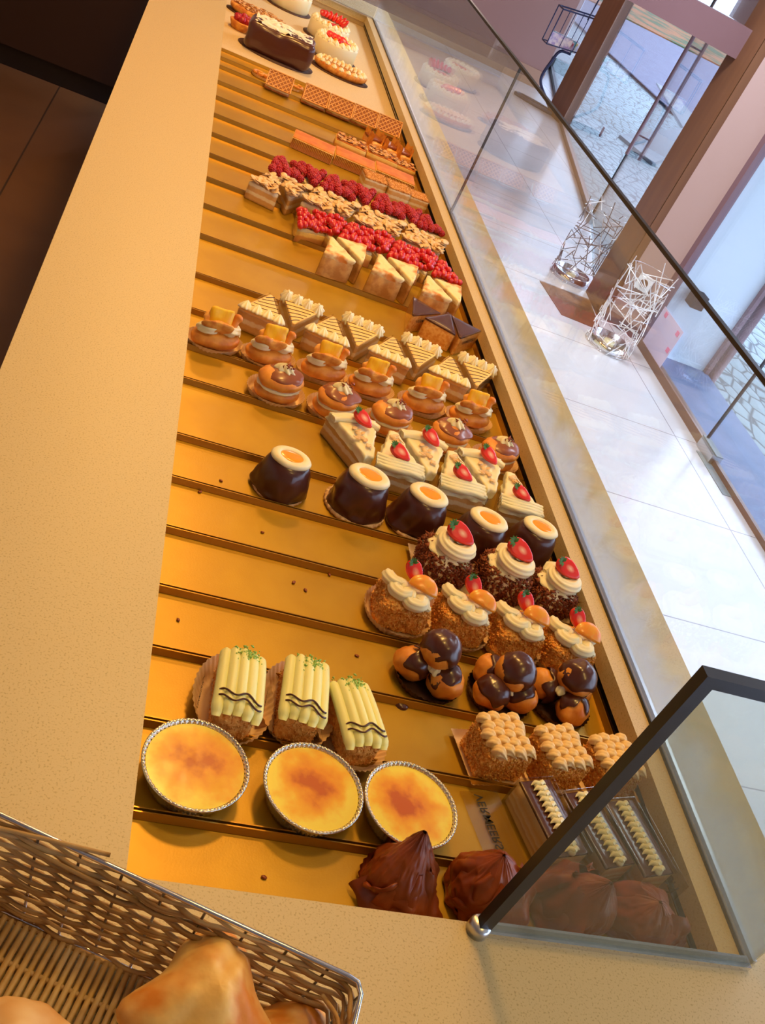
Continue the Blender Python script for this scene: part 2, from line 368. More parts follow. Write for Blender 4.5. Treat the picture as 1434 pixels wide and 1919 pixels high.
m_case = glassmat('case_glass', (.93, .95, .94), refl=.9, base=.0, haze=.03, hazecol=(.45, .52, .62))
def fogged(m):
    # condensation on the inside: a misty band at the foot of the pane with runs wiped through it
    nt = m.node_tree; out = [n for n in nt.nodes if n.type == 'OUTPUT_MATERIAL'][0]; src = out.inputs[0].links[0].from_socket
    tc = nt.nodes.new('ShaderNodeTexCoord'); sp = nt.nodes.new('ShaderNodeSeparateXYZ'); nt.links.new(tc.outputs['Object'], sp.inputs[0])
    mp = nt.nodes.new('ShaderNodeMapping'); mp.inputs['Scale'].default_value = (1, 14, 4); nt.links.new(tc.outputs['Object'], mp.inputs[0])
    nz = nt.nodes.new('ShaderNodeTexNoise'); nz.inputs['Scale'].default_value = 1.6; nz.inputs['Detail'].default_value = 4; nt.links.new(mp.outputs[0], nz.inputs['Vector'])
    a = nt.nodes.new('ShaderNodeMath'); a.operation = 'MULTIPLY_ADD'; a.inputs[1].default_value = .10; nt.links.new(nz.outputs[0], a.inputs[0]); nt.links.new(sp.outputs[2], a.inputs[2])
    mr = nt.nodes.new('ShaderNodeMapRange'); mr.inputs[1].default_value = .085; mr.inputs[2].default_value = .135; mr.inputs[3].default_value = .25; mr.inputs[4].default_value = 0; nt.links.new(a.outputs[0], mr.inputs[0])
    tl = nt.nodes.new('ShaderNodeBsdfTranslucent'); tl.inputs[0].default_value = (.60, .58, .58, 1)
    mx = nt.nodes.new('ShaderNodeMixShader'); nt.links.new(mr.outputs[0], mx.inputs[0]); nt.links.new(src, mx.inputs[1]); nt.links.new(tl.outputs[0], mx.inputs[2]); nt.links.new(mx.outputs[0], out.inputs[0]); return m
fogged(m_case)
m_side = glassmat('side_glass', (.80, .82, .76), refl=.9, base=.0, haze=.05, hazecol=(.4, .42, .3))
def S(mb, name, mat, parent=None, **k):
    o = mb.build(name, mat, parent, smooth=False, sc=1, **k)
    if parent is None: o['kind'] = 'structure'
    return o
def poly(pts, z0, z1):
    n = len(pts); V = [(x, y, z0) for x, y in pts] + [(x, y, z1) for x, y in pts]
    return MB().add(V, [tuple(range(n))[::-1], tuple(range(n, 2 * n))] + [(i, (i + 1) % n, n + (i + 1) % n, n + i) for i in range(n)])
S(poly([(.30, -3), (3.165, -3), (3.165, 5.25), (2.96, 5.45), (3.02, 5.81), (3.57, 7.62), (4.27, 11.2), (5.05, 14.3), (-2.7, 14.3), (-2.7, 5.8), (.30, 5.8)], -.05, 0), 'floor', m_floor)
S(MB().box(-2.6, .30, -3, 5.8, -.05, 0), 'floor_service', m_sfloor)
S(MB().box(-2.6, 5.2, -3, 14.4, 3.1, 3.2), 'ceiling', m_plast)
S(MB().box(-2.7, -2.6, -3, 14.3, 0, 3.1), 'wall_left', m_plast)
S(MB().box(-2.7, 3.2, -3.1, -3, -.05, 3.1), 'wall_back', m_plast)
S(MB().box(-2.7, 5.0, 14.3, 14.4, -.05, 3.1), 'wall_far', m_pink)
S(MB().box(-2.7, 5.0, 14.27, 14.3, 0, .16), 'baseboard_far', m_kick)
S(poly([(-2.6, 12.95), (4.25, 12.30), (4.32, 12.75), (-2.6, 13.4)], 0, 3.1), 'wall_middle', m_partn)
S(poly([(-2.6, 12.92), (4.26, 12.27), (4.275, 12.33), (-2.6, 12.98)], 0, .20), 'baseboard_middle', m_partb)
S(MB().box(-2.7, -.15, 6.35, 6.45, 0, 3.1), 'wall_service', m_plast)
# dark service cupboard behind the counter
cab = empty('service_cupboard', (-1.27, 6.05, 0), 0, 'dark brown cupboard at the end of the service aisle', 'cupboard')
def P(mb, name, mat, par, **k):
    o = mb.build(name, mat, par, smooth=False, sc=1, **k); return o
P(MB().box(-1.3, 1.14, -.27, .28, .11, 1.05), 'body', m_darkcab, cab); P(MB().box(-1.3, 1.14, -.25, .28, 0, .11), 'plinth', m_kick, cab)
# storefront, segment beside the counter (x = 3.165)
w1 = S(MB().box(3.16, 3.17, -3, 4.085, .03, 2.95), 'window_1', m_pane)
w2 = S(MB().box(3.16, 3.17, 4.095, 5.22, .05, 2.95), 'window_2', m_pane)
S(MB().box(3.145, 3.19, 4.10, 5.25, 0, .05), 'trim_1', m_rail)
S(MB().box(3.155, 3.18, -3, 3.93, 0, .03), 'trim_2', m_rail)
S(MB().box(3.13, 3.20, -3, 5.3, 2.95, 3.1), 'trim_3', m_mauve)
S(MB().box(3.14, 3.19, 5.215, 5.27, 0, 2.95), 'trim_4', m_mauve)
S(MB().box(3.158, 3.172, 4.084, 4.096, .05, 2.95), 'trim_5', m_black)
# pink wall between post and window
S(poly([(2.955, 5.44), (3.15, 5.262), (3.19, 5.30), (3.0, 5.50)], 0, 3.1), 'wall_right', m_pink)
S(poly([(2.945, 5.448), (3.145, 5.262), (3.15, 5.266), (2.95, 5.455)], 0, .075), 'baseboard_right', m_mauve)
# brown posts of the entrance
S(poly([(2.925, 5.44), (2.97, 5.60), (3.10, 5.57), (3.02, 5.41)], 0, 3.1), 'post_1', m_wood)
S(poly([(2.925, 5.45), (2.955, 5.80), (3.05, 5.86), (3.12, 5.60), (2.975, 5.60)], 0, 3.1), 'post_2', m_wood)
S(poly([(4.10, 11.20), (4.17, 10.80), (4.30, 10.86), (4.26, 11.24)], 0, 3.1), 'post_3', m_wood)
S(poly([(2.10, 6.12), (3.16, 5.53), (3.24, 5.66), (2.18, 6.25)], 1.60, 1.76), 'beam_1', m_mauve)
S(poly([(2.60, 5.22), (2.88, 5.20), (2.94, 5.66), (2.56, 5.66)], 0, .004), 'painted_reflection', m_wood)  # flat brown sheet painting in a reflection on the polished floor
# glass run from the brown posts to the far post
def seg(p, q, t, z0, z1):
    p, q = np.array(p), np.array(q); d = (q - p) / np.linalg.norm(q - p); n = np.array([d[1], -d[0]]) * t / 2
    return poly([p - n, q - n, q + n, p + n], z0, z1)
A, B, D_ = (3.04, 5.84), (3.56, 7.60), (4.19, 10.85)
S(seg((3.57, 7.66), D_, .01, .04, 2.95), 'window_3', m_pane)
S(seg((3.56, 7.62), D_, .05, 0, .045), 'trim_6', m_rail)
S(seg(A, D_, .06, 2.95, 3.1), 'trim_7', m_mauve)
S(seg((3.10, 5.86), (3.42, 6.95), .03, 1.74, 2.95), 'trim_12', m_rail)
S(seg((4.27, 11.2), (5.0, 14.3), .01, .04, 2.95), 'window_4', m_pane)
S(seg((4.27, 11.2), (5.0, 14.3), .05, 0, .05), 'trim_8', m_kick)
for k, t in enumerate((.18, .32)):
    a, b = np.array((4.27, 11.2)), np.array((5.0, 14.3)); c = a + (b - a) * t
    S(MB().box(c[0] - .02, c[0] + .02, c[1] - .03, c[1] + .03, 0, 2.95), 'trim_%d' % (9 + k), m_curb)
# glass door leaf with its two long bars
dr = empty('door_1', (0, 0, 0)); dr['kind'] = 'structure'
P(seg(A, B, .012, .02, 2.9), 'door_pane', m_pane, dr)
P(seg((3.555, 7.585), (3.565, 7.615), .02, .02, 2.9), 'door_edge', m_black, dr)
P(seg((3.50, 7.42), (3.57, 7.66), .03, .0, .05), 'patch_fitting', m_steel, dr)
for off, nm in ((-.055, 'door_handle'), (.055, 'door_handle')):
    d = np.array(B) - np.array(A); d /= np.linalg.norm(d); n = np.array([-d[1], d[0]]); c = np.array(A) + d * 1.50 + n * off * (1 if off < 0 else 1)
    h = tube(resample([(c[0], c[1], .62), (c[0], c[1], 1.62)], 4), .014, 10)
    for zz in (.78, 1.46): h.addm(tube(resample([(c[0], c[1], zz), (c[0] - n[0] * off, c[1] - n[1] * off, zz)], 3), .007, 6))
    h.build(nm, m_mauve, dr, sc=1)
sw = tag(MB().box(-.03, .03, -.004, .004, -.045, .045).build('push_button_plate', m_mauve, None, False, 1), 'small brown square plate stuck on the fixed pane', 'plate'); sw.location = (3.80, 8.82, .44); sw.rotation_euler.z = math.atan2(3.19, .62)
# window 2: patch fitting and floor plate under it, poster, socket, wall lamp, down pipe
pf = empty('glass_clamp', (3.165, 4.01, 0), 0, 'grey metal clamp holding the window glass at the floor', 'clamp')
P(MB().box(-.035, .035, -.085, .085, .0, .055), 'clamp_body', m_steel, pf, bevel=.004); P(MB().box(-.022, .022, -.10, .10, .055, .062), 'cover_cap', m_curb, pf)
tag(MB().box(-.05, .03, -.19, .19, 0, .003).build('floor_plate', m_curb, None, False, 1, loc=(3.15, 3.83, 0)), 'pale flat floor plate below the metal clamp', 'plate')
po = empty('window_notice', (3.150, 5.00, .175), 0, 'lilac paper notice taped low on the window pane', 'notice')
m_lil = M('lilac_paper', (.66, .58, .76), .7); m_pinkp = M('pink_print', (.80, .25, .40), .7)
P(MB().box(-.001, .001, -.165, .165, -.125, .125), 'sheet', m_lil, po)
for y, z in ((-.12, .09), (-.13, -.02), (.10, .10)): P(MB().box(-.003, -.001, y - .018, y + .018, z - .015, z + .015), 'pink_square', m_pinkp, po)
so = empty('power_socket', (3.045, 5.345, .33), math.atan2(-.186, .20), 'white power socket on the narrow pink wall behind the near basket', 'socket')
m_wh = M('white_plastic', (.85, .88, .92), .3)
P(MB().box(-.05, .05, -.012, 0, -.05, .05), 'cover_plate', m_wh, so, bevel=.004)
lathe([(0, .0125), (.020, .0125), (.022, .016), (.026, .016), (.026, .012)], 24).build('socket_well', m_rail, so, sc=1).rotation_euler.x = PI / 2
# outdoors
S(MB().box(3.17, 3.70, -3, 5.2, -.06, -.01), 'door_step', m_slab)
S(MB().box(3.70, 40, -3, 13, -.14, -.09), 'cobbled_square', m_cob)
S(MB().box(3.0, 70, 5.3, 70, -.16, -.12), 'outer_ground', m_cob)
S(poly([(3.16, 5.4), (3.70, 5.2), (9.5, 13), (26, 13), (26, 16), (4.9, 16), (3.2, 6)], -.10, -.07), 'cobbled_pavement', m_cob)
S(poly([(8.0, 13.6), (30, 13.6), (30, 30), (8.0, 30)], -.07, -.055), 'road_surface', m_road)
S(poly([(5.6, 11.2), (7.3, 13.5), (8.0, 13.4), (8.9, 18.5), (8.6, 18.8), (7.6, 14.9), (5.4, 12.0)], -.07, -.03), 'kerb_strip', m_curb)
S(poly([(8, 30), (60, 30), (60, 60), (8, 60)], -.07, -.02), 'grass_verge', m_grass)
S(poly([(3.195, 5.27), (3.70, 5.20), (3.71, 5.26), (3.21, 5.40)], -.06, 3.3), 'wall_outside', m_wallw)
S(MB().box(3.672, 3.70, 5.165, 5.20, -.06, 3.3), 'trim_11', m_mauve)
dp = tag(tube(resample([(3.76, 5.20, -.05), (3.76, 5.20, 3.2)], 12), .035, 16).build('rain_pipe', m_mauve, None, True, 1), 'mauve rain pipe standing at the corner of the white outside wall', 'pipe')
ol = empty('outdoor_wall_lamp', (3.33, 5.235, .40), 0, 'small black box lamp low on the white outside wall', 'lamp')
P(MB().box(-.045, .045, -.09, .005, -.045, .045), 'housing', m_lamp, ol, bevel=.005); P(MB().box(-.03, .03, -.094, -.09, -.028, .028), 'lens', m_lamp, ol)
# ================================================================== COUNTER
T = 1.10
ct = empty('display_counter', (.4, 2.4, 0), 0, 'long cream speckled pastry counter with a sunken display opening', 'counter')
def C(mb, name, mat, **k):
    o = mb.addm(MB()) if False else mb
    for i in range(len(o.v)): o.v[i] = o.v[i] - np.array([.4, 2.4, 0])
    return P(o, name, mat, ct, **k)
top = MB().box(-.10, .153, -1.2, 5.40, T - .03, T).box(.153, .968, -1.2, .487, T - .03, T).box(.815, .968, .487, 5.03, T - .03, T).box(.153, .968, 5.03, 5.40, T - .03, T)
C(top, 'worktop', m_counter)
C(MB().box(-.07, -.05, -1.2, 5.38, 0, T - .03).box(.93, .95, -1.2, 5.38, 0, T - .03).box(-.07, .95, 5.36, 5.38, 0, T - .03), 'body_panel', m_counter)
C(MB().box(.13, .84, .45, 5.05, T - .085, T - .075), 'well_floor', m_shelf)
C(MB().box(.12, .135, .44, 5.05, T - .08, T - .031).box(.12, .84, .44, .455, T - .08, T - .031).box(.12, .84, 5.045, 5.06, T - .08, T - .031), 'well_wall', m_shelf)
C(MB().box(.829, .84, .455, 5.045, T - .048, T - .031), 'air_slot', m_black)
C(MB().box(.826, .84, .455, 5.045, T - .075, T - .0475), 'well_wall', m_goldrim)
C(MB().box(.822, .829, .455, 5.045, T - .034, T - .031).box(.820, .829, .455, 5.045, T - .045, T - .0425), 'chrome_strip', m_steel)
C(MB().box(.15, .822, 3.575, 5.04, T - .075, T - .052), 'display_shelf', m_shelf)
# front glass with its joint, bottom seal and black top edge
GX = .851
gl = empty('front_glass', (GX, 2.7, T), 0, 'tall clear glass screen along the customer side of the counter', 'glass screen')
def G(x0, x1, y0, y1, z0, z1, name, mat): return P(MB().box(x0, x1, y0 - 2.7, y1 - 2.7, z0, z1), name, mat, gl)
G(-.004, .004, .482, 2.645, .001, .420, 'glass_pane', m_case); G(-.004, .004, 2.651, 5.02, .001, .420, 'glass_pane', m_case)
G(-.005, .005, .482, 5.02, .420, .427, 'edge_trim', m_black); G(-.0035, .0035, 2.6465, 2.6495, .001, .420, 'joint_seal', m_black)
G(-.006, -.0042, .482, 5.02, 0, .005, 'bottom_seal', m_black); G(.0045, .010, .482, 5.02, 0, .006, 'bottom_seal', m_steel)
sg = empty('side_glass', (.68, .479, T), 0, 'clear glass end screen with black edging at the near end', 'glass screen')
P(MB().box(-.165, .165, -.004, .004, .008, .392), 'glass_pane', m_side, sg)
P(MB().box(-.178, -.165, -.006, .006, .006, .400).box(-.165, .167, -.006, .006, .388, .400), 'edge_trim', m_black, sg)
P(MB().box(-.17, .167, -.007, .007, 0, .008), 'bottom_channel', m_chrome, sg)
lathe([(0, 0), (.012, 0), (.012, .010), (.010, .014), (0, .014)], 20).build('corner_foot', m_steel, sg, sc=1, loc=(-.174, 0, 0))
eg = empty('end_glass', (.50, 5.02, T), 0, 'clear glass end screen at the far end of the display', 'glass screen')
P(MB().box(-.34, .345, -.004, .004, .006, .42), 'glass_pane', m_case, eg); P(MB().box(-.34, .345, -.006, .006, 0, .006), 'bottom_channel', m_steel, eg)
# ================================================================== TRAYS
TY = [.478, .585, .700, .807, .912, 1.028, 1.141, 1.25, 1.415, 1.528, 1.662, 1.814, 2.004, 2.173, 2.341, 2.509, 2.672, 2.837, 3.003, 3.163, 3.337, 3.44, 3.555]
TL = ['gold tray at the near end carrying the chocolate ruffles', 'gold tray under the burnt custards and chocolate bars', 'gold tray under the piped finger cakes and mocha squares',
      'gold tray under the profiterole piles', 'gold tray under the mandarin and strawberry crumb cakes', 'gold tray under the strawberry swirls with chocolate flakes',
      'gold tray just in front of the chocolate domes', 'wide gold tray under the strawberry cream slices', 'gold tray under the caramel glazed cream buns', 'gold tray under the pineapple cream buns',
      'gold tray under the near edge of the striped slices', 'wide gold tray under the far edge of the striped slices', 'gold tray under the browned meringue slices', 'gold tray under the bright redcurrant slices', 'gold tray under the almond flake slices',
      'gold tray under the dark raspberry slices', 'gold tray under the nougat slices', 'gold tray under the orange custard tarts', 'gold tray under the almond topped tarts',
      'gold tray under the chocolate dipped wafers', 'gold tray under the row of waffles', 'last narrow gold tray before the cream shelf']
def tray(y0, y1, k):
    w = (y1 - y0) / 2 - .0015; x0, x1 = -.335, .327; h = .0095; r = .007; z = T - .050 - (T - .06)
    t = empty('pastry_tray', (.487, (y0 + y1) / 2, T - .06), 0, TL[k], 'tray', 'gold pastry trays')
    a = MB(); s = .0045
    zf = .010
    V = [(x0 + s, -w + s, zf), (x1 - s, -w + s, zf), (x1 - s, w - s, zf), (x0 + s, w - s, zf)]
    V2 = [(x0 + s, -w + s, 0), (x1 - s, -w + s, 0), (x1 - s, w - s, 0), (x0 + s, w - s, 0)]
    a.add(V + V2, [(0, 1, 2, 3), (7, 6, 5, 4), (0, 4, 5, 1), (1, 5, 6, 2), (2, 6, 7, 3), (3, 7, 4, 0)])
    P(a, 'tray_floor', m_gold, t)
    b = MB(); zr = zf + h
    V = []
    for dx, z in ((s, zf + .0005), (.0015, zr), (0, zr), (0, 0)):
        V += [(x0 + dx, -w + dx, z), (x1 - dx, -w + dx, z), (x1 - dx, w - dx, z), (x0 + dx, w - dx, z)]
    b.add(V, [(i * 4 + j, i * 4 + (j + 1) % 4, (i + 1) * 4 + (j + 1) % 4, (i + 1) * 4 + j) for i in range(3) for j in range(4)])
    P(b, 'tray_rim', m_goldrim, t)
    return t
for k in range(len(TY) - 1): tray(TY[k], TY[k + 1], k)
# ================================================================== PASTRY PARTS (all in centimetres)
rg = np.random.default_rng(5)
def textmesh(txt, size, mat, name='lettering', parent=None, mw=None, mirror=False):
    c = bpy.data.curves.new('txt', 'FONT'); c.body = txt; c.size = size; c.align_x = 'CENTER'; c.align_y = 'CENTER'; c.offset = size * .008
    o = bpy.data.objects.new('txt', c); COL.objects.link(o); bpy.context.view_layer.update()
    me = bpy.data.meshes.new_from_object(o); bpy.data.objects.remove(o); me.name = name
    me.materials.clear(); me.materials.append(mat); o = bpy.data.objects.new(name, me); COL.objects.link(o)
    if parent: o.parent = parent
    if mw is not None: o.matrix_local = Matrix(mw)
    return o
def tm(reading, up, loc):
    r, u = Vector(reading).normalized(), Vector(up).normalized(); n = r.cross(u)
    return ((r.x, u.x, n.x, loc[0]), (r.y, u.y, n.y, loc[1]), (r.z, u.z, n.z, loc[2]), (0, 0, 0, 1))
def strawberry(parent, T, size=1.0, rz=0, tilt=0, roll=0, leaves=True, whole=False):
    s = sphere(28, 16); V = s.v[0]; x = V[:, 0]
    V = V * np.array([1.95, 1.22, 1.0]); k = 1 - .38 * np.clip(x, -1, 1) ** 1 * .9; V[:, 1] *= k * .92; V[:, 2] *= k
    V[:, 2] = np.where(V[:, 2] > .35, .35 + (V[:, 2] - .35) * .12, V[:, 2]) if not whole else V[:, 2]
    V = V + (vn(V * 5) * .025)[:, None]
    o = MB().add(V * size, s.f).build('strawberry_half', m_straw, parent)
    o.location = Vector(T) * .01; o.rotation_euler = (Matrix.Rotation(.62 + roll, 3, 'X') @ Matrix.Rotation(tilt, 3, 'Y') @ Matrix.Rotation(rz, 3, 'Z')).to_euler()
    if leaves:
        L = MB()
        for k in range(7):
            a = PI + (k - 3) * .62; p = np.array([[-.1, 0, 0], [.35, 0, .22], [.8, 0, .12]]) * size * 1.05
            w = [.05, .24, .02]; q = []
            for (px, py, pz), ww in zip(p, w):
                for sy in (-1, 0, 1): q.append((px, sy * ww * size, pz + (.05 if sy == 0 else 0)))
            M_ = rotz(a) @ roty(-.25); L.add((np.array(q) @ M_.T) + np.array([-1.55 * size, 0, .42 * size]) , gf(3, 3))
        l = L.build('berry_leaves', m_leaf, o)
        l.data.transform(Matrix.Rotation(PI, 4, 'Z') @ Matrix.Identity(4)) if False else None
    return o
def mandarin(parent, T, rz=0, tilt=0, size=1.0):
    s = sphere(32, 16); V = s.v[0] * np.array([2.05, 1.75, .62]); V[:, 1] = np.where(V[:, 1] < -.15, -.15 + (V[:, 1] + .15) * .10, V[:, 1])
    V = V + (vn(V * 3) * .03)[:, None]
    o = MB().add(V * size, s.f).build('mandarin_segment', m_orange, parent); o.location = Vector(T) * .01; o.rotation_euler = (Matrix.Rotation(tilt, 3, 'X') @ Matrix.Rotation(rz, 3, 'Z')).to_euler(); return o
def swirl(path, r0, pts=6, star=.14, tw=.35, n=24, m=40, flat=.8, tip=True):
    P = smooth_path(path, m); t = np.linspace(0, 1, m)
    r = np.broadcast_to(np.asarray(r0, float), (m,)).copy() if np.ndim(r0) == 0 else np.interp(t, np.linspace(0, 1, len(r0)), r0)
    if tip: r = r * np.clip(np.minimum(t * 9 + .25, (1 - t) * 6 + .05), 0, 1)
    return tube(P, r, n, star, pts, tw, flat=flat)
def rosette(r, h, pts=8, star=.13, tw=1.2, n=48, m=12, sx=1, sy=1):
    t = np.linspace(0, 1, m); prof = [(r * (1 - .94 * tt ** 1.6) * (1 if tt > 0 else .92), h * tt) for tt in t]
    prof = [(r * .6, -.05)] + prof
    def fn(V):
        th = np.arctan2(V[:, 1], V[:, 0]); q = 1 + star * np.cos(pts * th + tw * V[:, 2] * 2 / h)
        return np.c_[V[:, 0] * q, V[:, 1] * q, V[:, 2]]
    return lathe(prof, n, fn, sx, sy)
def pleat(rx, ry, h, n=36, amp=.12, z=0, flare=.25, rings=4, parent=None, name='paper_cup', mat=None, inner=.0):
    N = n * 4; prof = [(0.01, z + .05), (.8, z + .05), (.9, z + .08)]
    for k in range(rings): t = (k + 1) / rings; prof.append((.92 + flare * t * h / 3, z + .08 + h * t))
    def fn(V):
        th = np.arctan2(V[:, 1], V[:, 0]); r = np.hypot(V[:, 0], V[:, 1]); q = 1 + amp / max(rx, ry) * np.cos(n * th) * (r > .85)
        return np.c_[V[:, 0] * q, V[:, 1] * q, V[:, 2]]
    return lathe(prof, N, fn, rx, ry).build(name, mat or m_paper, parent)
def squarepaper(w, d, lift, parent, mat=None, name='paper_tray', rz=0):
    """crimped square sheet turned up along its sides"""
    n = 40; g = np.linspace(-1, 1, n); X, Y = np.meshgrid(g, g, indexing='ij')
    e = np.maximum(np.abs(X), np.abs(Y)); z = .06 + np.clip((e - .82) / .18, 0, 1) ** 1.3 * lift
    ang = (X + Y) * 40; z = z + .05 * np.sin(ang) * (e > .82)
    V = np.c_[(X * w / 2).ravel(), (Y * d / 2).ravel(), z.ravel()] @ rotz(rz).T
    return MB().add(V, gf(n, n)).build(name, mat or m_paper, parent)
def coat(base, k, s0, s1, seed, zmax=99, el=1.3):
    r = np.random.default_rng(seed); p, n = surf_pts(base, k, r, .2, zmax); return crumbs(p + n * s0 * .3, n, s0, s1, r, el)
# ------------------------------------------------------------------ near rows
def chocolate_ruffle(seed, p=1.3, H=9.6):
    t = empty('chocolate_ruffle_cake'); r = np.random.default_rng(seed)
    pleat(4.7, 4.5, 1.0, 30, .10, parent=t, mat=m_chocm)
    def cone(R0, H, seed, ax, ay, fold, p=1.0):
        m, n = 44, 130; V = []
        th = np.linspace(0, 2 * PI, n, endpoint=False)
        for k in range(m):
            u = k / (m - 1); rr = R0 * (1 - u ** p) + .12
            rad = np.full(n, rr)
            q = np.c_[np.cos(th) * 1.2, np.sin(th) * 1.2, np.full(n, u * 1.6)]
            rad = rad * (1 + fold * fbm(q + seed, seed) * (1 - .5 * u)) + .55 * (.5 - np.abs(vn(q * 2.2 + seed, seed + 3))) * (1 - u * .6) + .22 * (.5 - np.abs(vn(q * 5.1 + seed, seed + 5)))
            V.append(np.c_[rad * np.cos(th) + ax * u ** 1.5, rad * np.sin(th) + ay * u ** 1.5, .3 + H * u + .5 * vn(q * 1.5, seed) * u * (1 - u) * 2])
        return MB().add(np.concatenate(V), gf(m, n, False, True))
    cone(4.4, H, seed, r.uniform(-1, 1), r.uniform(.4, 1.6), .26, p).build('chocolate_sheet', m_chocm, t)
    # a second sheet wrapped round it with a ruffled free edge
    for k in range(2):
        m, n = 16, 40; a0 = r.uniform(0, 6.28) + k * 3; th = np.linspace(a0, a0 + 2.6, n); V = []
        for i in range(m):
            u = i / (m - 1); rr = 4.5 * (1 - (u * .8) ** (p + .2)) + .15 + .5 * np.abs(np.linspace(-1, 1, n)) ** 3
            q = np.c_[np.cos(th) * 1.6, np.sin(th) * 1.6, np.full(n, u * 2)]
            rad = rr * (1 + .20 * fbm(q + seed + k, seed + k)) + .35 * np.sin(th * 7 + k) * u
            V.append(np.c_[rad * np.cos(th), rad * np.sin(th), .5 + 7.0 * u * .85 + .35 * vn(q * 2.5, k)])
        MB().add(np.concatenate(V), gf(m, n)).build('chocolate_fold', m_chocm, t)
    P = smooth_path([(-3.8, .5, 1.2), (-4.3, -1.5, 2.5), (-3.4, -2.8, 4.3), (-2.2, -2.4, 5.2)], 24)
    tube(P, .45 + .12 * np.sin(np.arange(24)), 10, .3, 3, .3, flat=.5).build('chocolate_curl', m_chocm, t)
    return t
def brulmat(seed):
    m = M('burnt_custard_%d' % seed, (.98, .62, .05), .34, coat=.08, sss=.1); nt = m.node_tree; b = nt.nodes['Principled BSDF']
    tc = nt.nodes.new('ShaderNodeTexCoord'); ln = nt.nodes.new('ShaderNodeVectorMath'); ln.operation = 'LENGTH'
    mp = nt.nodes.new('ShaderNodeMapping'); mp.inputs['Scale'].default_value = (20, 22, 0); mp.inputs['Location'].default_value = (-.10, -.08, 0)
    nt.links.new(tc.outputs['Object'], mp.inputs[0]); nt.links.new(mp.outputs[0], ln.inputs[0])
    nz = nt.nodes.new('ShaderNodeTexNoise'); nz.noise_dimensions = '4D'; nz.inputs['W'].default_value = seed * 1.7; nz.inputs['Scale'].default_value = 38; nz.inputs['Detail'].default_value = 5
    nt.links.new(tc.outputs['Object'], nz.inputs['Vector'])
    a = nt.nodes.new('ShaderNodeMath'); a.operation = 'MULTIPLY_ADD'; a.inputs[1].default_value = -1.6
    nt.links.new(nz.outputs[0], a.inputs[0]); l2 = nt.nodes.new('ShaderNodeMath'); l2.operation = 'ADD'; l2.inputs[1].default_value = .60; nt.links.new(ln.outputs['Value'], l2.inputs[0]); nt.links.new(l2.outputs[0], a.inputs[2])
    cr = nt.nodes.new('ShaderNodeValToRGB'); e = cr.color_ramp.elements
    e[0].position = 0.0; e[0].color = (.58, .12, .004, 1); e[1].position = .92; e[1].color = (.98, .78, .08, 1)
    k = e.new(.22); k.color = (.84, .30, .008, 1); k = e.new(.55); k.color = (.93, .46, .015, 1)
    nt.links.new(a.outputs[0], cr.inputs[0]); nt.links.new(cr.outputs[0], b.inputs['Base Color'])
    return m
def burnt_custard(seed):
    t = empty('burnt_custard_cup')
    def fn(V):
        th = np.arctan2(V[:, 1], V[:, 0]); r = np.hypot(V[:, 0], V[:, 1]); w = (r > 4.6) * (r < 5.75) * .07
        q = 1 + w / 5 * np.cos(60 * th); return np.c_[V[:, 0] * q, V[:, 1] * q, V[:, 2]]
    lathe([(0, .05), (4.3, .05), (4.55, .2), (4.8, 1.0), (5.05, 1.9), (5.3, 2.8), (5.42, 3.0), (5.5, 3.12), (5.68, 3.16), (5.78, 3.05), (5.78, 2.95)], 240, fn).build('foil_cup', m_foil, t)
    cr = MB()
    for k in range(90):
        a = k / 90 * 2 * PI; cr.addm(blob(.09, .16, .05, 0, n=6, m=4), rotz(a + .5), (5.62 * math.cos(a), 5.62 * math.sin(a), 3.17))
    cr.build('crimped_rim', m_foil, t)
    def f2(V): return np.c_[V[:, :2], V[:, 2] + .02 * fbm(V * .6 + seed, seed)]
    prof = [(r, 2.84 - .05 * (r / 5.2) ** 2) for r in np.linspace(0, 5.28, 14)]
    lathe(prof, 64, f2).build('custard', brulmat(seed), t)
    return t
def chocolate_bar(seed):
    t = empty('layered_chocolate_bar')
    MB().addm(slab([(-2.3, -5), (2.3, -5), (2.3, 5), (-2.3, 5)], .1, 3.9, .1, amp=.08, fr=1.5, seed=seed)).build('flaky_body', m_mille, t)
    slab([(-2.35, -5.05), (2.35, -5.05), (2.35, 5.05), (-2.35, 5.05)], 3.88, 4.2, .12).build('chocolate_top', m_glossch, t)
    c = MB()
    for k in range(13):
        y = -4.7 + k * .74; c.addm(blob(.62, .55, .32, .05, 1, k, 14, 8), rotx(.5), ((.16 if k % 2 else -.16), y, 4.45))
        for s in (-1, 1): c.addm(tube(resample([(0, y, 4.55), (s * .6, y + .3, 4.6), (s * 1.15, y + .1, 4.35)], 5), [.34, .36, .3, .18, .02], 8))
    c.build('piped_cream', m_cream, t)
    b = MB().box(-2.6, -2.56, -5.2, 5.2, 0, 4.6).box(2.56, 2.6, -5.2, 5.2, 0, 4.6).box(-2.6, 2.6, 5.15, 5.2, 0, 4.6)
    b.build('clear_wrapper', m_film, t, False)
    return t
m_glossch = M('chocolate_glaze', (.085, .028, .022), .25, coat=.3)
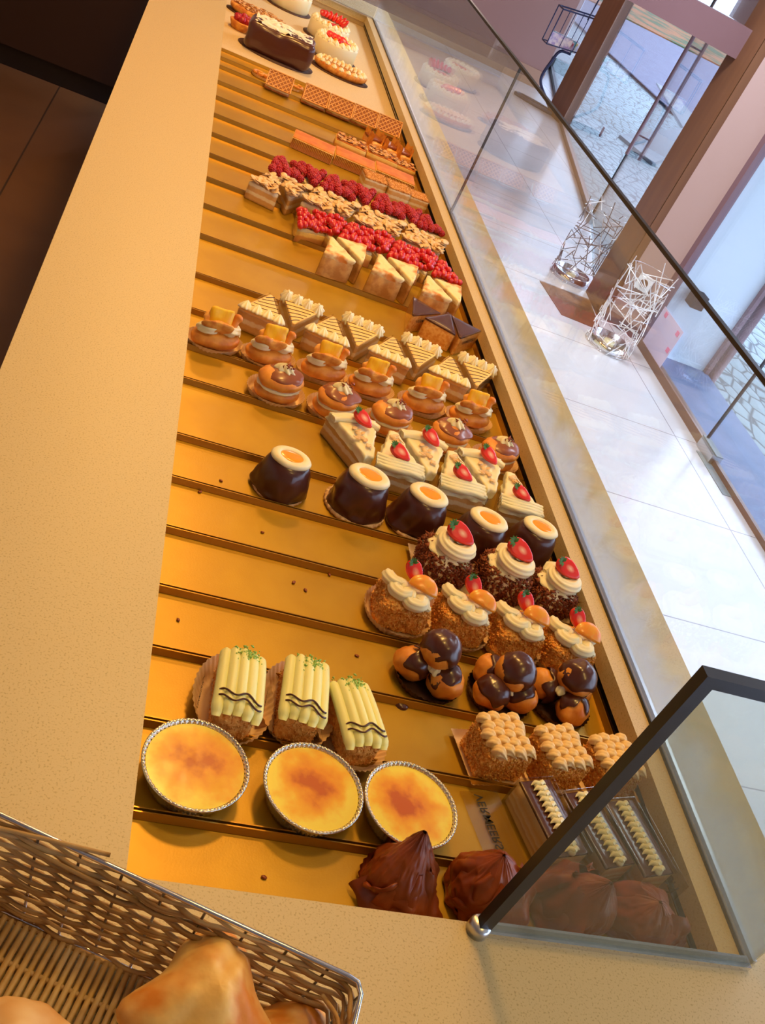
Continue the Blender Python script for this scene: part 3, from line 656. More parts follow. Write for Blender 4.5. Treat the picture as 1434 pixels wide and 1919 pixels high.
def mocha_square(seed):
    t = empty('mocha_square'); b = rbox(7.0, 6.4, 5.0, .7, 14, .12, 1.2, seed); b.build('cake_body', m_crumb, t, weld=True)
    coat(b, 1500, .14, .30, seed, 4.9).build('crumb_coating', m_crumb, t)
    c = MB()
    for j in range(5):
        for i in range(4):
            x, y = -2.7 + i * 1.6 + .3 * math.sin(j * 2.1), 2.7 - j * 1.32 + .3 * (i % 2)
            P = np.array([(x - .6, y + .35, 5.0), (x, y, 5.85), (x + .75, y - .45, 5.5), (x + 1.3, y - 1.0, 5.05)]); P = smooth_path(P, 10)
            c.addm(tube(P * np.array([1, 1, 1]) + np.array([0, 0, .0]), [.35, .62, .78, .82, .76, .62, .5, .36, .2, .04], 20, .24, 6, .35, flat=.8))
    c.build('piped_mocha_cream', m_mocha, t)
    squarepaper(9.6, 9.0, .9, t)
    return t
def finger_cake(seed):
    t = empty('piped_finger_cake'); r = np.random.default_rng(seed)
    b = rbox(4.9, 10.4, 4.6, 1.1, 14, .15, 1.0, seed); b.build('cake_body', m_crumb2, t, weld=True)
    coat(b, 1300, .10, .20, seed, 4.4).build('crumb_coating', m_crumb2, t)
    for k in range(5):
        x = -2.25 + k * 1.12; zz = 5.0 - .16 * (k - 2) ** 2 * .8; j = r.uniform(-.25, .25)
        P = smooth_path([(x * .96, 4.9 + j, zz), (x, 2, zz + .18), (x * 1.02, -1.5, zz + .1), (x * 1.05, -4.3 + j, zz - .1), (x * 1.05, -5.1 + j, zz - .55)], 22)
        rad = .78 * np.clip(np.minimum(np.linspace(.62, 8, 22), np.linspace(5, .62, 22)), 0, 1)
        tube(P, rad, 14, .03, 5, 0).build('cream_rope', m_ycream, t)
    d = MB()
    for yy, off in ((-2.9, 0), (-3.8, .4)):
        P = smooth_path([(x, yy + .35 * math.sin(x * 2.2 + off) - .12 * x, 5.92 - .10 * x * x) for x in np.linspace(-2.6, 2.6, 12)], 50); d.addm(tube(P, .13, 6))
    d.build('chocolate_drizzle', m_choco, t)
    p = np.c_[r.normal(.6, 1.0, 70), r.normal(3.7, .6, 70), np.full(70, 5.78)]; p[:, 2] -= .10 * p[:, 0] ** 2
    crumbs(p, p, .14, .28, r).build('pistachio_crumbs', m_green, t)
    pleat(4.4, 6.2, 2.0, 44, .10, parent=t, flare=.35)
    tt = 'VERMEERSCH'
    textmesh(tt, .0085, m_ink, 'lettering', t, tm((0, 1, .1), (-.45, 0, 1), (-.0395, 0, .0140)))
    return t
m_crumb2 = M('almond_crumb', (.98, .54, .14), .6, col2=(.84, .34, .06), nscale=160)
def choc_patch(c, rad, r, seed, cover=.1, n=40, d=(0, 0, 1), drips=.25):
    """chocolate poured over one puff: a cap with an uneven lower edge"""
    m = 16; th = np.linspace(0, 2 * PI, n, endpoint=False); V = []
    for k in range(m):
        u = k / (m - 1); lim = (1.25 + cover + drips * vn(np.c_[np.cos(th) * 1.7, np.sin(th) * 1.7, np.full(n, seed * 1.3)], seed))
        ph = u * lim; rr = rad * (1 + (.045 if u < .97 else .0))
        V.append(np.c_[rr * np.sin(ph) * np.cos(th), rr * np.sin(ph) * np.sin(th), rr * np.cos(ph)])
    V = np.concatenate(V); V = V + V / rad * (fbm(V * .7 + seed, seed) * .12)[:, None]
    z = Vector(d).normalized(); q = Vector((0, 0, 1)).rotation_difference(z).to_matrix()
    return MB().add(V @ np.array(q).T + np.array(c), gf(m, n, False, True))
def profiterole_pile(seed, v):
    t = empty('profiterole_pile')
    C_ = [[(-3.0, .6, 2.4), (1.9, -1.7, 2.4), (1.0, 2.4, 2.3), (-.3, .5, 6.0)], [(-2.3, -1.6, 2.4), (2.6, -.9, 2.2), (-1.6, 2.6, 2.3), (.5, .4, 5.6)], [(-3.0, 1.6, 2.4), (.6, -2.4, 2.4), (2.7, 2.2, 2.2), (.5, .7, 5.8)]][v]
    D = [[(.8, 0, 1), (-.6, .7, .9), (0, 0, 1), (.15, .35, 1)], [(.1, -.1, 1), (-.7, 1, .7), (.6, -.4, .7), (.45, .1, .9)], [(.9, -.5, .6), (0, .5, 1), (0, .3, 1), (.1, .2, 1)]][v]
    for k, (c, d) in enumerate(zip(C_, D)):
        rr = 2.65 if k < 3 else 2.85
        b = blob(rr, rr, rr * .9, .35, .45, seed + k, 32, 20, c); b.build('choux_puff', m_chou, t, weld=False)
        choc_patch(c, rr * 1.03, None, seed + k, cover=(.05 if k < 3 else .55), d=d, drips=.95 if k < 3 else .6).build('chocolate_glaze', m_choco, t)
    c = MB()
    for x, y, z in ((-1.6, -.5, 4.2), (-.2, -1.5, 4.1), (1.4, .6, 4.2), (-.6, 1.9, 4.3)): c.addm(rosette(1.1, 1.3, 6), None, (x, y, z - .5))
    c.build('whipped_cream', m_cream, t)
    pleat(5.0, 4.8, 1.2, 34, .12, parent=t, mat=m_paperd)
    return t
def mandarin_cake(seed):
    t = empty('mandarin_crumb_cake'); b = rbox(7.6, 6.8, 5.2, 1.2, 14, .25, .9, seed); b.build('cake_body', m_crumb, t, weld=True)
    coat(b, 1900, .13, .30, seed, 5.1).build('crumb_coating', m_crumb, t)
    P = [(-1.6, 2.9, 5.4), (-3.0, 2.3, 5.7), (-2.6, 1.0, 6.0), (-1.2, .6, 6.0), (-2.4, -.3, 5.8), (-1.6, -1.5, 6.0), (-.2, -1.1, 6.1), (-.3, -2.5, 5.8), (1.2, -2.7, 5.9), (1.6, -1.7, 6.0), (2.8, -2.6, 5.5), (3.3, -1.3, 5.3)]
    c = swirl(P, [1.1, 1.25, 1.15, 1.2, 1.3, 1.2, 1.25, 1.15, .7], 8, .09, .12, 28, 90)
    c.addm(swirl([(1.0, 2.4, 5.4), (2.6, 1.6, 5.5), (2.9, .3, 5.6), (3.0, -.9, 5.4)], 1.1, 7, .10, .2, 22, 26)); c.addm(rbox(4.6, 4.2, 1.0, .5, 6, .1, 1, 2, (0, 0, 5.0))); c.build('whipped_cream', m_cream, t)
    strawberry(t, (.4, 2.2, 7.6), 1.08, rz=-1.0, roll=.25)
    mandarin(t, (1.5, -.6, 7.2), rz=-.25, tilt=.75, size=1.22)
    pleat(5.1, 5.1, 1.6, 40, .10, parent=t, flare=.3)
    return t
def flake_cake(seed):
    t = empty('strawberry_swirl_cake'); b = rbox(7.6, 7.2, 5.6, 1.8, 14, .2, .9, seed); b.build('cream_body', m_cream, t, weld=True)
    coat(b, 1500, .16, .40, seed, 5.4, 2.2).build('chocolate_flakes', m_crumbd, t)
    c = rosette(3.6, 1.6, 9, .05, 1.2, 60, 10, 1.08, .95); c.v = [c.v[0] + np.array([0, 0, 5.1])]
    A_ = np.linspace(0, 1, 60); c.addm(swirl([((2.55 * (1 - a) + .25) * 1.12 * math.cos(2.4 - 10.5 * a), (2.55 * (1 - a) + .25) * math.sin(2.4 - 10.5 * a), 5.9 + 1.6 * a) for a in A_[::3]], [1.5, 1.5, 1.4, 1.25, 1.0], 9, .11, .05, 36, 110)); c.build('cream_swirl', m_cream, t)
    strawberry(t, (.5, .5, 8.5), 1.3, rz=-.45, roll=.1)
    squarepaper(9.4, 9.2, 1.0, t)
    return t
def chocolate_dome(seed, bare=False):
    t = empty('chocolate_dome_cake'); r = np.random.default_rng(seed)
    prof = [(0, .3), (4.7, .3), (4.95, .8), (4.6, 1.7), (4.45, 3.0), (4.15, 4.3), (3.75, 5.4), (3.3, 6.1), (2.6, 6.5), (1.3, 6.65), (0, 6.7)]
    prof = resample(prof, 34)
    def fn(V):
        th = np.arctan2(V[:, 1], V[:, 0]); q = np.c_[np.cos(th) * 1.3, np.sin(th) * 1.3, V[:, 2] * .22 + seed]
        w = np.clip((6.4 - V[:, 2]) / 5, 0, 1); k = 1 + .14 * w * fbm(q, seed); return np.c_[V[:, 0] * k, V[:, 1] * k, V[:, 2]]
    lathe(prof, 64, fn, 1.0, .96).build('chocolate_shell', m_choco, t)
    def f2(V):
        th = np.arctan2(V[:, 1], V[:, 0]); return V + np.c_[np.zeros((len(V), 2)), .05 * np.cos(th * 2 + V[:, 0])]
    lathe([(1.5, 6.55), (1.6, 6.9), (1.8, 7.12), (2.3, 7.2), (2.85, 7.05), (3.1, 6.7), (3.0, 6.35), (2.6, 6.2)], 56, f2, 1.12, .92).build('cream_ring', m_cream, t)
    jb = lathe([(0, 7.12), (.9, 7.12), (1.5, 7.08), (1.85, 6.95), (1.95, 6.6)], 40, None, 1.2, .80)
    jb.build('apricot_jelly', m_jelly, t)
    def f3(V):
        th = np.arctan2(V[:, 1], V[:, 0]); rr = np.hypot(V[:, 0], V[:, 1]); w = (rr > 4.5); q = 1 + .022 * np.cos(30 * th) * w
        return np.c_[V[:, 0] * q, V[:, 1] * q, V[:, 2] + w * .06 * np.cos(30 * th)]
    lathe([(0, .05), (4.9, .05), (5.15, .35), (5.0, .75), (4.5, .7)] if not bare else [(0, .05), (4.5, .05), (4.6, .3), (4.4, .5)], 120, f3).build('biscuit_base', m_puffb, t)
    return t
m_puffb = M('biscuit_edge', (.80, .55, .30), .6, col2=(.62, .36, .16), nscale=150, bump=.4, bscale=300)
def tri(w, L): return [(-w / 2, -L / 2), (w / 2, -L / 2), (.25, L / 2), (-.25, L / 2)]
def wrapper(outl, h, parent, label=True, side=0, lift=.1):
    o = MB(); m = len(outl); P = np.array(outl, float); c = P.mean(0); P = c + (P - c) * 1.05
    n = 14
    for i in range(m):
        if i == 0: continue
        a, b = P[i], P[(i + 1) % m]; g = np.linspace(0, 1, n); V = []
        for z in (0.05, h * .5, h):
            q = a + (b - a) * g[:, None]; wob = .06 * np.sin(g * 14 + i + z)
            V.append(np.c_[q + wob[:, None] * .5, np.full(n, z) + (.18 * np.sin(g * 9 + i * 2) if z == h else 0)])
        o.add(np.concatenate(V), gf(3, n))
    o.build('clear_wrapper', m_film, parent)
    if label:
        a, b = P[3], P[4 % m] if m > 4 else P[0]; mid = (a + b) / 2; d = b - a; d = d / np.linalg.norm(d); nn = np.array([d[1], -d[0]])
        textmesh('VERMEERSCH', .012, m_ink, 'lettering', parent, tm((d[0], d[1], 0), (0, 0, 1), ((mid[0] + nn[0] * .12) * .01, (mid[1] + nn[1] * .12) * .01, h * .006)))
def strawberry_slice(seed):
    t = empty('strawberry_cream_slice'); r = np.random.default_rng(seed); O = tri(9.0, 11.5)
    slab(O, .1, 3.6, .2, amp=.1, seed=seed).build('sponge_layers', m_layer, t)
    c = slab([(-4.6, -5.9), (4.6, -5.9), (.8, 5.9), (-.8, 5.9)], 3.2, 4.9, .6, 8, .42, 1.0, seed, sub=16, side=4)
    for k in range(4): c.addm(tube(smooth_path([(-4.4, -5.2 + k * .62, 4.2 + k * .22), (-1.5, -5.9 + k * .6, 4.6 + k * .2), (1.5, -5.6 + k * .6, 4.6 + k * .2), (4.3, -5.3 + k * .62, 4.2 + k * .2)], 26), .55, 14, .10, 5, .5))
    c.build('whipped_cream', m_cream, t)
    s_ = strawberry(t, (-.6, -3.0, 6.4), 1.05, rz=0); s_.rotation_euler = (Matrix.Rotation(-.55 if seed % 2 else .55, 3, 'X') @ Matrix.Rotation((2.4 if seed % 2 else -.5), 3, 'Z')).to_euler()
    f = MB()
    for k in range(11): f.addm(blob(.75, .42, .07, .05, 1, k, 10, 5), rotz(r.uniform(0, 6)) @ rotx(r.uniform(-.7, .7)), (r.normal(0, .9), r.uniform(-1.5, 4.5), 5.35))
    f.build('almond_flakes', m_almond, t)
    wrapper(O, 4.3, t)
    return t
def glazed_bun(seed):
    t = empty('caramel_glazed_bun')
    b = blob(4.3, 3.6, 1.7, .22, .5, seed, 36, 20, (0, 0, 1.6)); b.build('bun_base', m_chou, t)
    blob(4.15, 3.4, .9, .2, .9, seed + 1, 36, 12, (0, 0, 2.7)).build('cream_filling', m_cream, t)
    blob(4.3, 3.55, 1.75, .25, .5, seed + 2, 36, 20, (0, 0, 3.9)).build('bun_lid', m_chou, t)
    g = choc_patch((0, 0, 0), 1.0, None, seed, cover=-.08, drips=.35); g.v = [g.v[0] * np.array([4.3, 3.55, 1.86]) + np.array([.25, .15, 3.92])]; g.build('caramel_glaze', m_glaze, t)
    c = rosette(1.5, 1.5, 7, .16, 2.2, 56, 12, 1.25, .85); c.v = [c.v[0] @ rotz(-.7).T + np.array([.1, .1, 5.6])]; c.build('cream_rosette', m_cream, t)
    r = np.random.default_rng(seed); p = np.c_[r.normal(.3, .6, 18), r.normal(.0, .45, 18), r.uniform(6.5, 7.0, 18)]
    crumbs(p, p, .2, .36, r, 1.8).build('chocolate_curls', m_chocm, t)
    pleat(5.2, 4.4, 1.5, 40, .08, parent=t, flare=.3)
    return t
def pineapple_bun(seed):
    t = empty('pineapple_cream_bun'); r = np.random.default_rng(seed)
    blob(4.9, 3.0, 1.9, .25, .45, seed, 40, 20, (0, 0, 1.9)).build('bun_base', m_chou, t)
    c = swirl([(-4.0, 1.0, 3.6), (-2, -.9, 4.2), (0, .8, 4.3), (1.8, -1.0, 4.2), (3.8, .3, 3.8), (4.2, -1.2, 3.2)], 1.25, 6, .14, .3, 22, 60); c.build('whipped_cream', m_cream, t)
    # lid halves standing up either side of the fruit
    for s in (-1, 1):
        b = blob(3.2, .75, 1.7, .4, .7, seed + s, 30, 16); V = b.v[0]; V[:, 2] += .10 * V[:, 0] ** 2 * .5
        b.v = [V @ (rotz(.25 * s) @ rotx(-.5 * s)).T + np.array([-.6 + .5 * s, 1.35 * s, 4.9])]; b.build('puff_lid_half', m_puff, t)
    tube(smooth_path([(2.2, -.6, 3.8), (2.7, -.4, 5.2), (3.2, .1, 6.2), (3.9, .4, 6.9)], 16), np.interp(np.linspace(0, 1, 16), [0, .6, .85, 1], [.6, .62, .95, .35]), 14, .06, 3).build('choux_neck', m_chou, t)
    rbox(4.4, .9, 3.9, .35, 8, .15, .8, seed).build('pineapple_piece', m_pine, t, weld=True).matrix_local = Matrix.Translation((-.002, -.002, .040)) @ Matrix.Rotation(-.25, 4, 'Z') @ Matrix.Rotation(-.30, 4, 'X')
    pleat(5.4, 3.9, 1.5, 40, .08, parent=t, flare=.3)
    return t
def striped_slice(seed):
    t = empty('striped_cream_slice'); O = tri(7.6, 9.5)
    slab(O, .1, 3.5, .15, amp=.06, seed=seed).build('sponge_layers', m_layer, t)
    slab(tri(7.7, 9.6), 3.45, 3.9, .15).build('icing_top', m_marz, t)
    d = MB()
    for k in range(6):
        y = -3.2 + k * 1.3; w = 3.6 * (1 - (y + 4.7) / 9.8); d.addm(tube(smooth_path([(-w, y - .5, 3.93), (0, y + .1, 3.95), (w, y + .9, 3.93)], 12), .06, 5))
    d.build('chocolate_stripes', m_choco, t)
    c = MB()
    for k in range(4):
        x = -2.9 + k * 1.93; s = rosette(1.3, 1.5, 9, .14, .4, 40, 9, .95, 1.35); c.addm(s, rotx(-.35), (x, -4.1, 3.7))
    c.build('shell_border', m_cream, t)
    wrapper(O, 4.2, t, label=False)
    return t
def meringue_slice(seed):
    t = empty('browned_meringue_slice'); O = tri(6.8, 8.5)
    slab(O, .1, 4.2, .15, amp=.08, seed=seed).build('sponge_body', m_mersp, t)
    slab(O, 4.1, 5.3, .35, 5, .28, 1.0, seed, sub=10, side=3).build('meringue_top', m_mer, t)
    wrapper(O, 4.6, t, label=False); return t
m_mersp = M('pale_sponge', (.74, .40, .11), .65, col2=(.55, .24, .05), nscale=60, bump=.2, bscale=200)
def chocolate_slice(seed):
    t = empty('dark_chocolate_slice'); O = tri(7.8, 9.5)
    slab(O, .1, 4.6, .15, amp=.05, seed=seed).build('cake_body', m_crumb2, t); slab(tri(7.9, 9.6), 4.55, 5.0, .12).build('chocolate_top', m_glossch, t)
    wrapper(O, 5.2, t); return t
_cur = [None]
def currant_slice(seed):
    t = empty('redcurrant_slice'); O = tri(7.6, 9.0); r = np.random.default_rng(seed)
    slab(O, .1, 2.6, .15, amp=.08, seed=seed).build('pastry_base', m_crust, t); slab(tri(7.2, 8.6), 2.5, 3.2, .3, amp=.1).build('cream_layer', m_cream, t)
    if _cur[0] is None: _cur[0] = blob(.78, .78, .76, .03, 2, 1, 14, 10).build('redcurrant', m_red, t); first = True
    else: first = False
    k = 0
    for i in range(46):
        y = -4.1 + (i // 7) * 1.2 + r.uniform(-.2, .2); w = 3.4 * (1 - (y + 4.5) / 9.6); x = -w + 2 * w * ((i % 7) / 6) + r.uniform(-.2, .2)
        if w < .6 and i % 7 > 1 or w < 1.7 and i % 7 > 3: continue
        o = _cur[0] if (first and k == 0) else _cur[0].copy()
        if not (first and k == 0): COL.objects.link(o); o.parent = t
        o.location = (x * .01, y * .01, (3.5 + r.uniform(0, 1.6) * (1 - abs(x) / 5)) * .01); k += 1
    wrapper(O, 4.2, t, label=False); return t
_ras = [None]
def raspberry_slice(seed):
    t = empty('raspberry_slice'); O = tri(8.4, 9.5); r = np.random.default_rng(seed)
    slab(O, .1, 2.8, .15, amp=.08, seed=seed).build('pastry_base', m_crust, t); slab(tri(8.0, 9.0), 2.7, 3.3, .3, amp=.1).build('cream_layer', m_cream, t)
    if _ras[0] is None:
        b = MB()
        for k in range(46):
            ph = math.acos(1 - 2 * (k + .5) / 46); th = k * 2.4; d = np.array([math.sin(ph) * math.cos(th), math.sin(ph) * math.sin(th), math.cos(ph)])
            b.addm(sphere(8, 5), np.eye(3) * .30, d * np.array([.72, .72, .85]))
        b.addm(sphere(10, 6), np.eye(3) * .7); _ras[0] = b.build('raspberry', m_rasp, t); first = True
    else: first = False
    k = 0
    for i in range(30):
        y = -4.0 + (i // 5) * 1.6 + r.uniform(-.2, .2); w = 3.9 * (1 - (y + 4.75) / 10.2); x = -w + 2 * w * ((i % 5) / 4)
        if w < 1 and i % 5 > 0 or w < 2 and i % 5 > 2: continue
        o = _ras[0] if (first and k == 0) else _ras[0].copy()
        if not (first and k == 0): COL.objects.link(o); o.parent = t
        o.location = (x * .01, y * .01, (4.0 + r.uniform(0, 1.1)) * .01); o.rotation_euler = r.uniform(0, 3, 3); k += 1
    wrapper(O, 4.6, t, label=False); return t
def almond_slice(seed):
    t = empty('almond_flake_slice'); O = tri(7.4, 9.0); r = np.random.default_rng(seed)
    slab(O, .1, 4.2, .15, amp=.08, seed=seed).build('sponge_layers', m_layer, t)
    f = MB()
    for i in range(90):
        y = r.uniform(-4.5, 4.2); w = 3.7 * (1 - (y + 4.5) / 9.6); x = r.uniform(-w, w)
        f.addm(blob(1.15, .85, .13, .05, .8, i, 12, 5), rotz(r.uniform(0, 6)) @ rotx(r.uniform(-.6, .6)) @ roty(r.uniform(-.4, .4)), (x, y, 4.4 + r.uniform(0, 1.0)))
    f.build('almond_flakes', m_almond, t); wrapper(O, 4.0, t, label=False); return t
def custard_tart_slice(seed):
    t = empty('orange_custard_tart_slice'); O = [(-6.3, -4.2), (6.3, -4.2), (6.3, 4.2), (-6.3, 4.2)]
    slab(O, .1, 3.0, .15, amp=.05, seed=seed).build('tart_crust', m_crust, t); slab([(-6.2, -4.1), (6.2, -4.1), (6.2, 4.1), (-6.2, 4.1)], 2.95, 3.25, .12, amp=.04).build('custard_top', m_tartor, t)
    n = MB()
    for k in range(26): n.addm(tube(resample([(-6.0 + k * .48, -4.22, .2), (-6.0 + k * .48, -4.3, 2.9)], 3), .17, 5))
    n.build('crimped_edge', m_crustd, t); return t
m_crustd = M('dark_crust', (.42, .15, .03), .6)
def almond_tart_slice(seed):
    t = empty('almond_tart_slice'); r = np.random.default_rng(seed); O = [(-5, -3.2), (5, -3.2), (5, 3.2), (-5, 3.2)]
    slab(O, .1, 2.6, .15, amp=.05, seed=seed).build('tart_crust', m_crust, t); f = MB()
    slab([(-4.9, -3.1), (4.9, -3.1), (4.9, 3.1), (-4.9, 3.1)], 2.5, 3.0, .2, amp=.1).build('caramel_layer', m_tartor, t)
    for i in range(70): f.addm(blob(.85, .55, .10, .05, .8, i, 10, 5), rotz(r.uniform(0, 6)) @ rotx(r.uniform(-.6, .6)), (r.uniform(-4.7, 4.7), r.uniform(-2.8, 2.9), 3.1 + r.uniform(0, .7)))
    f.build('almond_flakes', m_almond2, t); return t
m_almond2 = M('toasted_almond', (.74, .42, .14), .5, col2=(.55, .24, .06), nscale=80)
def nougat_slice(seed):
    t = empty('nougat_slice'); O = [(-3.4, -3.2), (3.4, -3.2), (3.4, 3.2), (-3.4, 3.2)]
    b = slab(O, .1, 4.0, .2, amp=.1, seed=seed); b.build('sponge_layers', m_layer, t)
    s = slab(O, 3.9, 4.4, .2, amp=.1, seed=seed); s.build('nougat_top', m_noug, t); coat(s, 350, .12, .24, seed).build('nougat_crumbs', m_noug, t)
    wrapper(O, 5.0, t, label=False); return t
m_noug = M('nougat', (.62, .24, .045), .5, col2=(.78, .40, .10), nscale=200)
def caramel_wafer(seed):
    t = empty('caramel_wafer'); r = np.random.default_rng(seed)
    rbox(4.2, 7.4, 2.6, .5, 8, .2, .8, seed).build('cake_body', m_crumb2, t, weld=True)
    b = rbox(4.6, 5.6, .8, .3, 8, .12, .8, seed, (0, .6, 2.6)); b.build('caramel_top', m_glaze, t, weld=True)
    for k in range(2):
        n = 16; th = np.linspace(-.5, 2.2, n); y = np.linspace(-3.2, 3.2, n); V = []
        for i in range(n): V.append(np.c_[np.full(n, 2.2 * (1 if k else -1)) + .5 * np.sin(y + k), y, np.full(n, .4 + i * .32) + .35 * np.sin(y * 2.3 + k) * i / n])
        MB().add(np.concatenate(V), gf(n, n)).build('toffee_flake', m_puff, t)
    return t
def waffle(seed):
    t = empty('cream_waffle'); w, d = 8.4, 5.6
    rbox(w, d, 1.0, .35, 10, .06, .8, seed).build('waffle_base', m_wafer, t, weld=True)
    rbox(w - .5, d - .5, 2.0, .5, 10, .2, .8, seed, (0, 0, .8)).build('cream_filling', m_cream, t, weld=True)
    rbox(w, d, .45, .2, 8, 0, 1, seed, (0, 0, 2.7)).build('waffle_lid', m_waferd, t, weld=True)
    g = MB()
    for k in range(10):
        for s in (-1, 1):
            c = -5.2 + k * 1.15; P = []
            for u in np.linspace(-6, 6, 60):
                x, y = (u + c) * .707, s * (u - c) * .707
                if abs(x) < w / 2 - .1 and abs(y) < d / 2 - .1: P.append((x, y, 3.2))
            if len(P) > 3: g.addm(tube(resample(P, 6), .17, 6))
    for x0, y0, x1, y1 in ((-1, -1, 1, -1), (1, -1, 1, 1), (1, 1, -1, 1), (-1, 1, -1, -1)): g.addm(tube(resample([(x0 * (w / 2 - .1), y0 * (d / 2 - .1), 3.2), (x1 * (w / 2 - .1), y1 * (d / 2 - .1), 3.2)], 5), .22, 6))
    g.build('waffle_grid', m_waferl, t)
    o = t.children[-2:]
    return t
m_waferd = M('waffle_hollows', (.34, .10, .015), .5); m_waferl = M('waffle_ridges', (.80, .38, .09), .5)
def palmier(seed):
    t = empty('glazed_palm_pastry')
    for s in (-1, 1):
        P = [((.3 + .34 * a) * math.cos(a * s) * s * .9 + s * 1.6, (.3 + .34 * a) * math.sin(a * s) * .9, 1.0 + .05 * a) for a in np.linspace(0, 7.5, 40)]
        tube(np.array(P), .55, 10).build('pastry_coil', m_puff, t)
    pleat(4.6, 3.6, 1.0, 34, .1, parent=t); return t
def chocolate_gateau(seed):
    t = empty('chocolate_gateau'); r = np.random.default_rng(seed)
    b = rbox(21, 14, 8.5, 2.0, 18, .35, .25, seed); b.build('chocolate_body', m_choco, t, weld=True)
    n = 60; X, Y = np.meshgrid(np.linspace(-9.2, 9.2, n), np.linspace(-5.6, 5.6, 34), indexing='ij'); q = np.c_[X.ravel() * .5, Y.ravel() * .8, X.ravel() * 0]
    z = 8.75 + .28 * fbm(q * 1.6, 3); e = np.maximum(np.abs(X.ravel()) / 9.2, np.abs(Y.ravel()) / 5.6) + .22 * vn(q * 1.3, 8); z = np.where(e > .92, z - (e - .92) * 4, z)
    MB().add(np.c_[X.ravel(), Y.ravel(), z], gf(n, 34)).build('cream_top', m_creamd, t)
    lathe([(0, .05), (12.2, .05), (12.3, .25), (0, .3)], 60, None, 1, .72).build('cake_board', m_paperd, t); return t
m_creamd = M('dusted_cream', (.90, .82, .62), .6, col2=(.36, .20, .13), nscale=45, ramp=(.60, .70), bump=.5, bscale=120)
def cream_gateau(seed, berries):
    t = empty('whipped_cream_gateau'); r = np.random.default_rng(seed)
    lathe([(0, .3), (8.6, .3), (9, .8), (9.1, 6.2), (8.8, 7.0), (0, 7.1)], 60, lambda V: V + np.c_[V[:, :2] * (vn(V * .5, 4) * .015)[:, None], V[:, 2] * 0]).build('cream_body', m_cream, t)
    c = MB()
    for k in range(18): a = k / 18 * 2 * PI; c.addm(rosette(1.5, 1.7, 7, .15, 1.2, 28, 8), rotz(a), (7.6 * math.cos(a), 7.6 * math.sin(a), 6.8))
    c.build('piped_border', m_cream, t)
    for k in range(berries):
        if berries > 5: a = k / berries * 2.4 + .3; p = (6.2 * math.cos(a), 6.2 * math.sin(a), 9.0); rz = a
        else: p = (-3.2 + k * 1.8, -.5 * k, 8.0); rz = -.3
        strawberry(t, p, 1.1, rz=rz, tilt=-.9 if berries > 5 else .1, roll=.1, leaves=False)
    for k in range(5): blob(1.1, .9, .6, .1, 1, k, 14, 8, (-1 + k * 1.3, -2.6 - (k % 2), 7.5)).build('glazed_fruit', [m_orange, m_red, m_rasp][k % 3], t)
    lathe([(0, .05), (10.5, .05), (10.6, .3), (0, .35)], 60).build('cake_board', m_paperd, t); return t
def almond_gateau(seed, kind=0):
    t = empty('almond_cream_tart'); r = np.random.default_rng(seed); sx, sy = (1.25, .8) if kind == 0 else (1.35, .75)
    lathe([(0, .3), (7.6, .3), (8.6, 1.4), (8.8, 2.6), (8.2, 3.0), (0, 3.1)], 60, None, sx, sy).build('tart_base', m_puff, t)
    if kind == 0:
        c = MB()
        for k in range(20): a = k / 20 * 2 * PI; c.addm(rosette(1.2, 1.3, 7, .15, .8, 24, 7), rotz(a), (7.6 * sx * math.cos(a), 7.6 * sy * math.sin(a), 2.8))
        c.build('piped_border', m_cream, t); s = MB()
        for k in range(9): s.addm(tube(smooth_path([(-7 + k * 1.7, -3.5, 3.3), (-6.4 + k * 1.7, 0, 3.6), (-7 + k * 1.7, 3.5, 3.3)], 12), .75, 8))
        s.build('caramel_cream_waves', m_mocha, t)
    else:
        f = MB()
        for i in range(150): a, q = r.uniform(0, 6.28), math.sqrt(r.random()) * 7.8; f.addm(blob(.9, .55, .14, .05, .8, i, 8, 4), rotz(r.uniform(0, 6)) @ rotx(r.uniform(-.7, .7)), (q * sx * math.cos(a), q * sy * math.sin(a), 3.2 + r.uniform(0, .6)))
        f.build('almond_flakes', m_almond2, t)
    lathe([(0, .05), (9.6, .05), (9.7, .3), (0, .32)], 60, None, sx, sy).build('cake_board', m_paperd, t); return t
def fruit_tartlet(seed):
    t = empty('raspberry_tartlet'); lathe([(0, .1), (3.0, .1), (3.9, 2.2), (3.4, 2.4), (0, 2.2)], 40).build('pastry_shell', m_puff, t)
    for k in range(7): a = k * .9; blob(1.2, 1.2, 1.1, .15, 1, k, 16, 10, (1.9 * math.cos(a) * (k > 0), 1.9 * math.sin(a) * (k > 0), 3.0 + (.6 if k == 0 else 0))).build('raspberry', m_rasp, t)
    return t
def price_card(seed):
    t = MB().box(-4.5, 4.5, -.06, .06, 0, 6).build('price_card', m_paper, None, False); return t
# ================================================================== PLACEMENT
TZ = T - .050
ORD = ['leftmost', 'second', 'third', 'fourth', 'fifth', 'sixth', 'seventh', 'eighth']
def ordl(k, n):
    if k == 0: return 'leftmost'
    if k == n - 1: return 'rightmost'
    return ORD[k] + ' from the left'
def row(makers, pts, desc, cat, group, where, z=TZ, zs=1.0):
    """pts: (x, y, rz degrees, scale); makers: one maker per variant, the rest are copies"""
    protos = [m(11 + 7 * i) for i, m in enumerate(makers)]; used = set(); n = len(pts)
    for k, (x, y, rz, s) in enumerate(pts):
        p = protos[k % len(protos)]
        o = p if id(p) not in used else copy_tree(p); used.add(id(p))
        o.location = (x, y, z); o.rotation_euler.z = math.radians(rz); o.scale = (s, s, s * zs)
        words = '%s, %s of the %s' % (desc, ordl(k, n), where)
        tag(o, words, cat, group)
